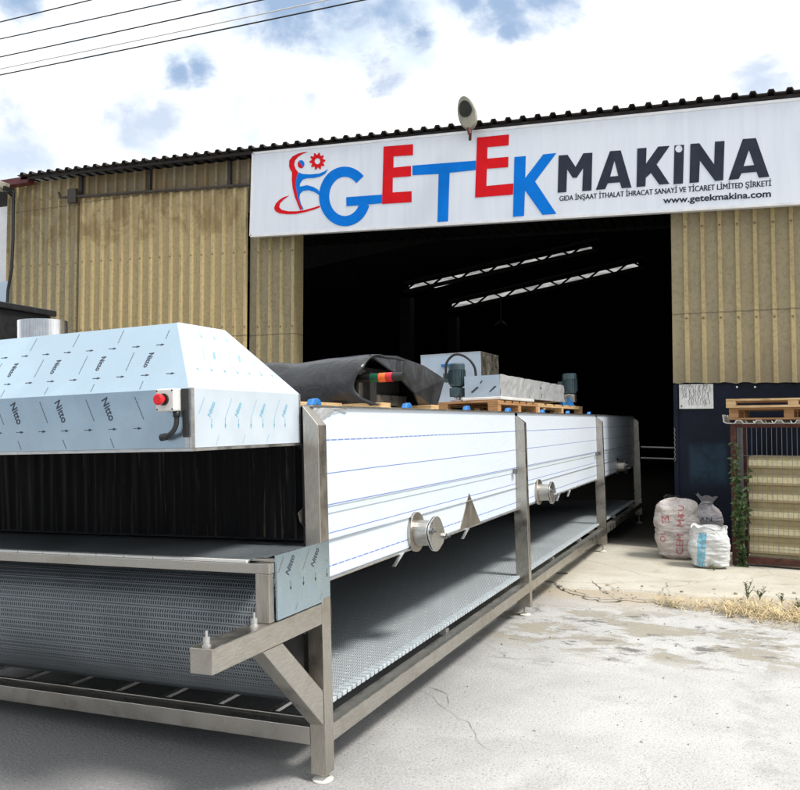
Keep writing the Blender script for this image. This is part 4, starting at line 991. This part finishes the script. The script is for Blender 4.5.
# ------------------------------------------------------------------ overhead cables
for i, ((ax, ay), (bx, by), r_, lab) in enumerate((((0,22),(90,0),.009,'highest short overhead cable in the top left corner of the sky'),((0,39),(180,0),.009,'second overhead cable from the top crossing the sky at left'),((0,57),(263,0),.010,'middle overhead cable of the five crossing the sky'),((0,69),(330,0),.009,'thin pale overhead cable just above the lowest one'),((0,75),(368,0),.011,'lowest and thickest overhead cable of the five'))):
    A_, B_ = ground_at(ax, ay, 7.5), ground_at(bx, by, 7.5); d = (B_-A_); P0, P1 = A_-d*(10/d.length), A_+d*(18/d.length)
    pts = [P0.lerp(P1, t/40) for t in range(41)]
    for t, q_ in enumerate(pts): q_.z += .5*((t/40-.42)**2)-.003
    o_ = MB(); o_.tube(pts, r_, 6)
    tag(o_.build('overhead_cable', 'black' if i != 3 else 'box_grey', loc=A_), lab, 'cable', 'overhead cables crossing the sky')

# ------------------------------------------------------------------ cage with sheets, pallet on top
cg0 = ground_at(732.5,566.5); cgr = math.radians(-9)
CM = Matrix.Translation((cg0.x, cg0.y, .018))@Matrix.Rotation(cgr, 4, 'Z')
cg = thing('steel_mesh_cage', 'rusty red framed wire mesh cage standing beside the navy wall', 'cage', mat=CM)
CH = 1.55; CWd = 1.5; CD = .8
for x in (0, CWd-.06):
    for y in (0, CD-.06): MB().box((x,y,0),(x+.06,y+.06,CH)).build('post', 'rust', cg, bevel=.003)
for y in (.003, CD-.053):
    for z0, z1 in ((.03,.1),(CH-.04,CH-.002)): MB().box((.061,y,z0),(CWd-.061,y+.05,z1)).build('frame_rail', 'rust', cg, bevel=.003)
MB().box((.003,.061,.04),(.055,CD-.061,.09)).build('side_rail', 'rust', cg)
ms = MB()
for k in range(28): x = .065+k*.05; ms.box((x,.02,.1),(x+.004,.024,CH-.04))
for k in range(6): z = .2+k*.2; ms.box((.06,.016,z),(CWd-.06,.0195,z+.004))
for k in range(14): y = .07+k*.05; ms.box((.02,y,.1),(.024,y+.004,CH-.04))
ms.build('wire_mesh', 'steel_dark', cg)
# stacked sheets in the cage
st_ = thing('ribbed_yellow_sheets', 'pale yellow ribbed sheets leaning upright inside the mesh cage', 'sheets', mat=CM@Matrix.Translation((.17,.09,.1)))
for s_ in range(4):
    mb = MB(); prof = []; o_ = .02*s_; k = 0; z = 0
    while z < 1.10:
        for dz, d in ((0,0),(.03,0),(.045,.035),(.15,.035),(.165,0)): prof.append((o_-d, z+dz+.004*s_))
        z += .185
    mb.add([V((x, d+z_*.03, z_)) for x in (.0+.012*s_, 1.25) for d, z_ in prof], [(i, i+1, len(prof)+i+1, len(prof)+i) for i in range(len(prof)-1)])
    mb.build('ribbed_sheet', 'sheet_stack' if s_ < 1 else 'clad_gate', st_, solid=.004)
MB().box((-.02,-.05,-.03),(1.26,.06,-.003)).build('base_sheet', 'white_sheet', st_)
# white ribbed sheet covering the cage
ws = thing('white_ribbed_sheet', 'white ribbed metal sheet lying over the top of the mesh cage', 'metal sheet', mat=CM@Matrix.Translation((0,0,CH)))
prof = []; k = 0
while k*.2 < 1.6:
    for dx, h in ((0,.0),(.08,.0),(.10,.03),(.15,.03),(.17,.0)): prof.append((k*.2+dx-.02, h))
    k += 1
mb = MB(); mb.add([V((x, y, h+.006)) for y in (-.1, .85) for x, h in prof], [(i, i+1, len(prof)+i+1, len(prof)+i) for i in range(len(prof)-1)])
mb.add([V((-.02,-.1,.006)),V((-.05,-.1,.02)),V((-.06,-.1,.1)),V((-.06,.3,.1)),V((-.05,.3,.02)),V((-.02,.3,.006))],[(0,1,4,5),(1,2,3,4)])
mb.build('sheet', 'white_sheet', ws, solid=.006)
pa = CM@V((.0,-.06,CH+.045)); pallet('wooden_pallet', 'brown wooden pallet lying on the white sheet above the mesh cage', pa.x, pa.y, pa.z, 1.2, .8, 'wood_old', cgr, False)
p2 = CM@V((-.02,-.12,CH+.045+.129)); 
t = thing('plank_frame', 'pale plank frame stacked on the brown pallet above the cage', 'pallet', mat=Matrix.Translation(p2)@Matrix.Rotation(cgr-.03, 4, 'Z'), group='wooden pallets')
MB().box((0,0,.0),(1.25,.03,.025)).build('bottom_board', 'wood', t, bevel=.002)
for x in (.0,.62,1.14): MB().box((x,.001,.0255),(x+.1,.09,.075)).build('block', 'wood', t, bevel=.002)
for k in range(5): MB().box((0,k*.17,.0755),(1.25,k*.17+.11,.097)).build('deck_board', 'wood', t, bevel=.002)

# ------------------------------------------------------------------ sacks
def sack(name, label, px, py, w_, d_, h_, mat, top, seed, prints=(), lean=0., rot=0.):
    b = ground_at(px, py, .018); rt = Matrix.Rotation(rot, 3, 'Z')
    c = V((b.x, b.y, .018))+V((0, d_*.45, 0)); rs = random.Random(seed)
    mb = MB(); nu, nv = 130, 96
    def f(u, v):
        t = u*math.tau; ex = .62
        if v <= .86:
            s_ = v/.86; z = h_*(s_**.92)
            prof_ = (.86+.2*math.sin(min(1, s_*1.15)*math.pi*.62)) if top != 'open' else (.9+.14*math.sin(s_*math.pi*.8))
            prof_ *= min(1, .62+s_*6)
            if top == 'full': prof_ *= 1-.55*max(0, (s_-.86)/.14)**2
            elif top == 'tied': prof_ *= 1-.68*max(0, (s_-.6)/.4)**1.4
            elif top == 'open': prof_ *= 1-.12*max(0, (s_-.5)/.5)
        else:
            s_ = (v-.86)/.14
            if top == 'full': z = h_+.02*s_; prof_ = (.52)*(1-s_)
            elif top == 'tied': z = h_*(1+.14*s_); prof_ = .36*(1+.9*s_)
            else: z = h_-(.16*h_)*s_; prof_ = .93*(1-.35*s_)
        ct, st2 = math.cos(t), math.sin(t)
        x = math.copysign(abs(ct)**ex, ct)*w_/2*prof_; y = math.copysign(abs(st2)**ex, st2)*d_/2*prof_
        P_ = V((x*2.4, y*2.4, z*3)); n1 = noise.noise(P_*2.2+V((seed,0,0))); n2 = noise.noise(V((x*14, y*14, z*20))+V((0,seed,0))); n3 = noise.noise(V((x*5,y*5,z*34+seed)))
        n5 = noise.noise(V((x*30, y*30, z*26+seed)))+noise.noise(V((x*12, y*12, z*60+seed)))
        n4 = 1-abs(noise.noise(V((x*9+z*3, y*9, z*7+seed))))*2
        k_ = 1+.13*n1+.035*n2+.04*n3+.035*n4+.014*n5
        x *= k_; y *= k_; z += .02*n1*(z/h_)+(.05*noise.noise(V((ct*2, st2*2, seed)))*(v > .5)*min(1,(v-.5)*4))
        x += lean*z/h_
        return V((x, y, max(z, .003)))
    mb.grid(f, nu, nv)
    mb.add([f(k/nu, 0) for k in range(nu)], [list(range(nu))[::-1]])
    if top == 'full': mb.add([f(k/nu, 1) for k in range(nu)], [list(range(nu))])
    vs = [rt@v for v in mb.v]; mb.v = vs
    t_ = thing(name, label, 'sack', tuple(c), group='woven sacks beside the doorway')
    mb.build('bag_body', mat, t_, smooth=True)
    if top == 'tied':
        MB().cyl((lean*.99,0,h_*.985),(lean*1.01,0,h_*1.01),w_*.2,n=20).build('tie_string', 'white_sheet', t_)
    bv = BVHTree.FromPolygons([tuple(v) for v in mb.v], [tuple(f_2) for f_2 in mb.f])
    view = V((-c.x, -c.y, 0)).normalized(); right = V((-view.y, view.x, 0))
    for nm, txt, off, cu_, cz, size, ang, sx, m_ in prints:
        if txt == '#': 
            vs2 = [(i/12, j/30) for j in range(31) for i in range(13)]; fs2 = [(j*13+i, j*13+i+1, (j+1)*13+i+1, (j+1)*13+i) for j in range(30) for i in range(12) if noise.noise(V((i*.45,j*.45,seed))) > -.22]; asp = sx
        else: vs2, fs2, asp = text2d(txt, off); asp *= sx
        ca, sa = math.cos(ang), math.sin(ang); out = []
        for x, y in vs2:
            lx, lz = (x-.5)*size*asp, (y-.5)*size; q_ = right*(cu_+lx*ca-lz*sa)+V((0,0,cz+lx*sa+lz*ca))
            hit = bv.ray_cast(q_+view*1., -view)[0]
            out.append((hit if hit else q_+view*w_*.3)+view*.004)
        MB().add(out, fs2).build(nm, m_, t_, recalc=False)
    return t_
sack('pink_printed_sack', 'tall full sack with faded red printing beside the machine end', 676, 560, .45, .36, .66, 'sack_pink', 'full', 2,
     [('red_print', 'CEM  M4', 0, .04, .30, .075, math.pi/2-.06, 1.15, 'sack_red'), ('red_print', 'KU', 0, .05, .56, .06, math.pi/2-.05, 1.2, 'sack_red'), ('red_letter', 'M', 0, -.12, .46, .085, .12, 1.0, 'sack_red'), ('red_print', 'OL', 0, -.15, .26, .06, math.pi/2, 1.1, 'sack_red')])
sack('tied_grey_sack', 'greyish tied sack with a ruffled top behind the other two', 706, 552, .36, .3, .60, 'sack_grey', 'tied', 5,
     [('dark_print', 'TAN', .01, -.03, .40, .045, 0, 1.6, 'print_dark')], lean=.02)
sack('open_white_sack', 'white crumpled sack with a blue stripe in front beside the cage', 709, 569, .40, .32, .44, 'sack_white', 'open', 9,
     [('blue_stripe', '#', 0, -.075, .2, .36, -.08, .22, 'sack_blue')])
wr = MB(); b0 = ground_at(672,558,.018)
for k in range(3):
    pts = [V((b0.x+.0+.1*math.cos(t*.7+k*2)*(.6+.2*k), b0.y+.16+.07*math.sin(t*.7+k), .69+.025*math.sin(t*1.3+k*1.1)+.01*k)) for t in range(12)]
    wr.tube(pts, .005, 6)
tag(wr.build('black_wire_coil', 'black', loc=(b0.x,b0.y+.16,.68)), 'tangled black wire lying on top of the tall red printed sack', 'wire')
# a few scraps lying by the feet
for (px, py, lab) in ((462+27,552,'flat pale board scrap on the ground below the machine rail'),(431+131,555,'small pale scrap by the far machine foot')):
    p = ground_at(px+70 if px < 500 else px, py+22 if px < 500 else py+20, 0)
    tag(MB().box(p+V((-.06,-.04,.006)), p+V((.06,.04,.018))).build('board_scrap', 'white_foot', loc=p, bevel=.003), lab, 'scrap')

# ------------------------------------------------------------------ plants
def leaf(mb, p, d, l, w_, mi=0, up=V((0,0,1))):
    d = V(d).normalized(); s_ = d.cross(up); s_ = s_.normalized() if s_.length > .01 else V((1,0,0)); nn_ = s_.cross(d)
    mb.add([p, p+d*l*.45+s_*w_*.5+nn_*.1*l, p+d*l, p+d*l*.45-s_*w_*.5+nn_*.1*l], [(0,1,2),(0,2,3)], mi)
rs = random.Random(11)
vi = thing('climbing_vine', 'green leafy vine climbing the left corner of the mesh cage', 'vine', mat=CM@Matrix.Translation((.12,-.03,0)))
stem = MB(); lf = MB()
for s_ in range(6):
    x = -.07+.02*s_; pts = []; z = .02; H_ = (1.35,1.0,1.2,.8,.65,1.05)[s_]
    while z < H_: 
        pts.append(V((x+.05*noise.noise(V((z*3,s_*3,0)))+.10*math.sin(z*2.4+s_)*.4, -.01-.02*rs.random(), z))); z += .06
    stem.tube(pts, .003, 5)
    for p in pts:
        for k in range(3):
            if rs.random() < .95:
                a_ = rs.uniform(0, math.tau); leaf(lf, p, (math.cos(a_), -.5-.4*rs.random(), math.sin(a_)*.6-.35), rs.uniform(.05,.1), rs.uniform(.025,.05), 0, V((rs.uniform(-1,1), -1, rs.uniform(-.3,1))))
stem.build('stem', 'leaf_dry', vi); lf.build('foliage', 'leaf', vi, recalc=False)
def weed(label, px, py, h_, n_, sp_, seed):
    p = ground_at(px, py, .012); t_ = thing('weed', label, 'plant', tuple(p), group='weeds along the apron edge'); rs = random.Random(seed)
    s_ = MB(); l_ = MB()
    for k in range(n_):
        a_ = rs.uniform(0, math.tau); ln = h_*rs.uniform(.55, 1); pts = [V((math.cos(a_)*sp_*t*t*.8, math.sin(a_)*sp_*t*t*.8, ln*t)) for t in (0,.25,.5,.75,1)]
        s_.tube(pts, [.003,.003,.0025,.002,.001], 5)
        for q_ in range(14):
            t = rs.uniform(.25, 1); i_ = min(3, int(t*4)); c_ = pts[i_].lerp(pts[i_+1], t*4-i_); b_ = rs.uniform(0, math.tau)
            leaf(l_, c_, (math.cos(b_), math.sin(b_), .7), rs.uniform(.018,.04), .009)
    s_.build('stem', 'leaf_dry', t_); l_.build('foliage', 'leaf_dry', t_, recalc=False)
weed('tallest upright green weed growing left of the dry straw', 747, 602, .2, 6, .09, 1)
weed('small weed with thin stems beside the tallest weed', 760, 600, .13, 4, .06, 2)
weed('sparse thin weed at the right end of the apron edge', 782, 604, .10, 3, .05, 3)
weed('low green weed lying near the right frame edge in the straw', 797, 612, .1, 5, .1, 4)
weed('low weed sprouting at the foot of the white sack', 714, 571, .07, 4, .08, 5)
sw = MB(); rs = random.Random(4)
def straw_c(px): return 603+(px-690)*.10
for k in range(4200):
    px = rs.uniform(655, 860); 
    if px < 725 and rs.random() < .72: continue
    py = straw_c(px)+rs.gauss(4, 5.0 if px > 725 else 3); p = ground_at(px, py, .0); a_ = rs.uniform(0, math.tau); L_ = rs.uniform(.03,.12)
    z0_ = .004+abs(rs.gauss(0, .018)); d_ = V((math.cos(a_), math.sin(a_), rs.uniform(-.2,.6))).normalized()*L_; q_ = V((-d_.y, d_.x, 0)).normalized()*rs.uniform(.002,.0045)
    b_ = V((p.x, p.y, z0_+(.018 if p.y > apron_edge(p.x) else 0))); sw.add([b_-q_, b_+q_, b_+d_+q_*.4+V((0,0,.004)), b_+d_-q_*.4+V((0,0,.004))], [(0,1,2,3)])
tag(sw.build('dry_straw', 'straw', recalc=False), 'dry yellow straw heaped along the apron edge', 'straw', kind='stuff')

# ------------------------------------------------------------------ sky and sun
sc_w = bpy.context.scene
wd_ = bpy.data.worlds.new('World'); sc_w.world = wd_; wd_.use_nodes = True; nt = wd_.node_tree; N = nt.nodes; N.clear(); LK = nt.links.new
SUN_EL, SUN_AZ = 57., 103.       # azimuth from +Y clockwise (towards +X)
sky = N.new('ShaderNodeTexSky'); sky.sky_type = 'NISHITA'; sky.sun_disc = False; sky.sun_elevation = math.radians(SUN_EL); sky.sun_rotation = math.radians(SUN_AZ); sky.air_density = 1; sky.dust_density = 2
b1 = N.new('ShaderNodeBackground'); b1.inputs[1].default_value = .13; LK(sky.outputs[0], b1.inputs[0])
b2_ = N.new('ShaderNodeBackground'); b2_.inputs[1].default_value = 1.0
mx = N.new('ShaderNodeMixShader'); out = N.new('ShaderNodeOutputWorld'); LK(mx.outputs[0], out.inputs[0]); LK(b1.outputs[0], mx.inputs[1]); LK(b2_.outputs[0], mx.inputs[2])
tc = N.new('ShaderNodeTexCoord')
def wm(op, a_, b_=0., c_=0., clamp=False):
    n_ = N.new('ShaderNodeMath'); n_.operation = op; n_.use_clamp = clamp
    for i, v in enumerate((a_, b_, c_)):
        if isinstance(v, (int, float)): n_.inputs[i].default_value = v
        else: LK(v, n_.inputs[i])
    return n_.outputs[0]
def wn(scale, detail=6, rough=.6, dist=0, st=(1,1,2.2)):
    mp_ = N.new('ShaderNodeMapping'); mp_.inputs['Scale'].default_value = st; LK(tc.outputs['Generated'], mp_.inputs[0])
    n_ = N.new('ShaderNodeTexNoise'); LK(mp_.outputs[0], n_.inputs['Vector']); n_.inputs['Scale'].default_value = scale; n_.inputs['Detail'].default_value = detail; n_.inputs['Roughness'].default_value = rough; n_.inputs['Distortion'].default_value = dist
    return n_.outputs['Fac']
def wr_(v, a_, b_, c_=0., d_=1.):
    n_ = N.new('ShaderNodeMapRange'); n_.interpolation_type = 'SMOOTHSTEP'; LK(v, n_.inputs[0])
    for i, q_ in enumerate((a_, b_, c_, d_)): n_.inputs[i+1].default_value = q_
    return n_.outputs[0]
n3 = wn(24, 8, .65, .3, (1,1,1.6)); n1 = wn(9, 9, .62, .25, (1,1,1.3)); n2 = wn(2.2, 5, .5, .2, (1,1,1.6))
def blob(px, py, rad, soft=1.0, amp=.95):
    d = ray(px, py).normalized(); vm = N.new('ShaderNodeVectorMath'); vm.operation = 'DISTANCE'; LK(tc.outputs['Generated'], vm.inputs[0]); vm.inputs[1].default_value = d
    r_ = rad/FPX
    dd = wm('ADD', vm.outputs['Value'], wm('ADD', wm('MULTIPLY', wm('SUBTRACT', n1, .5), -r_*amp*3.2), wm('MULTIPLY', wm('SUBTRACT', n3, .5), -.022-r_*.6)))
    return wr_(dd, r_*(1-soft), r_*(1+soft*.4), 1, 0)
grey = None
for a_ in ((345,4,62),(290,-8,60),(240,-12,48),(395,10,42),(330,38,34),(500,6,48),(470,-10,40),(545,-6,42),(505,32,20),(180,70,15),(198,65,17),(15,-8,26),(425,35,16)):
    b_ = blob(*a_); grey = b_ if grey is None else wm('MAXIMUM', grey, b_)
cyan = None
for a_ in ((15,140,46),(5,168,34),(130,118,38),(160,120,24),(395,75,30),(775,80,38),(425,45,24),(310,100,16)):
    b_ = blob(*a_, soft=.95, amp=.6); cyan = b_ if cyan is None else wm('MAXIMUM', cyan, b_)
# cloud colour: bright white, bluish grey undersides
far = wr_(n2, .52, .66)                                     # broken cloud away from the blobs
mxc = N.new('ShaderNodeMix'); mxc.data_type = 'RGBA'; mxc.inputs[6].default_value = (1.0,1.01,1.03,1); mxc.inputs[7].default_value = (.27,.375,.54,1)
mxw = N.new('ShaderNodeMix'); mxw.data_type = 'RGBA'; mxw.inputs[6].default_value = (.62,.72,.80,1); mxw.inputs[7].default_value = (.98,.99,1.0,1)
LK(wr_(wm('ADD', wm('MULTIPLY', n1, .5), wm('MULTIPLY', n2, .5)), .36, .52), mxw.inputs[0]); LK(mxw.outputs[2], mxc.inputs[6])
LK(wm('MULTIPLY', grey, wr_(n1, .35, .55, .7, 1)), mxc.inputs[0]); 
sx = N.new('ShaderNodeSeparateXYZ'); LK(tc.outputs['Generated'], sx.inputs[0])   # unseen dark band low behind the camera, added to dim hood reflections
low = wm('MULTIPLY', wr_(sx.outputs[1], -.55, .05, 1, 0), wr_(wm('ADD', sx.outputs[2], wm('MULTIPLY', wm('SUBTRACT', n2, .5), .3)), .12, .5, 1, 0))
mxd = N.new('ShaderNodeMix'); mxd.data_type = 'RGBA'; LK(low, mxd.inputs[0]); LK(mxc.outputs[2], mxd.inputs[6]); mxd.inputs[7].default_value = (.32,.36,.42,1)
LK(mxd.outputs[2], b2_.inputs[0])
thin = wm('MULTIPLY', cyan, wr_(n1, .35, .6, .3, .85))
LK(wm('SUBTRACT', 1., wm('MULTIPLY', thin, .75), clamp=True), mx.inputs[0])
sun = bpy.data.lights.new('sun', 'SUN'); sun.energy = 3.0; sun.angle = math.radians(12); sun.color = (1,.96,.9)
so = bpy.data.objects.new('sun', sun); C.objects.link(so)
az, el = math.radians(SUN_AZ), math.radians(SUN_EL)
sd_ = V((math.sin(az)*math.cos(el), math.cos(az)*math.cos(el), math.sin(el)))
so.rotation_euler = sd_.to_track_quat('Z', 'Y').to_euler(); so.location = sd_*50
vs_ = sc_w.view_settings; vs_.view_transform = 'Standard'; vs_.look = 'None'; vs_.gamma = 1; vs_.use_curve_mapping = False; vs_.exposure = .5
sc_w.cycles.max_bounces = 8
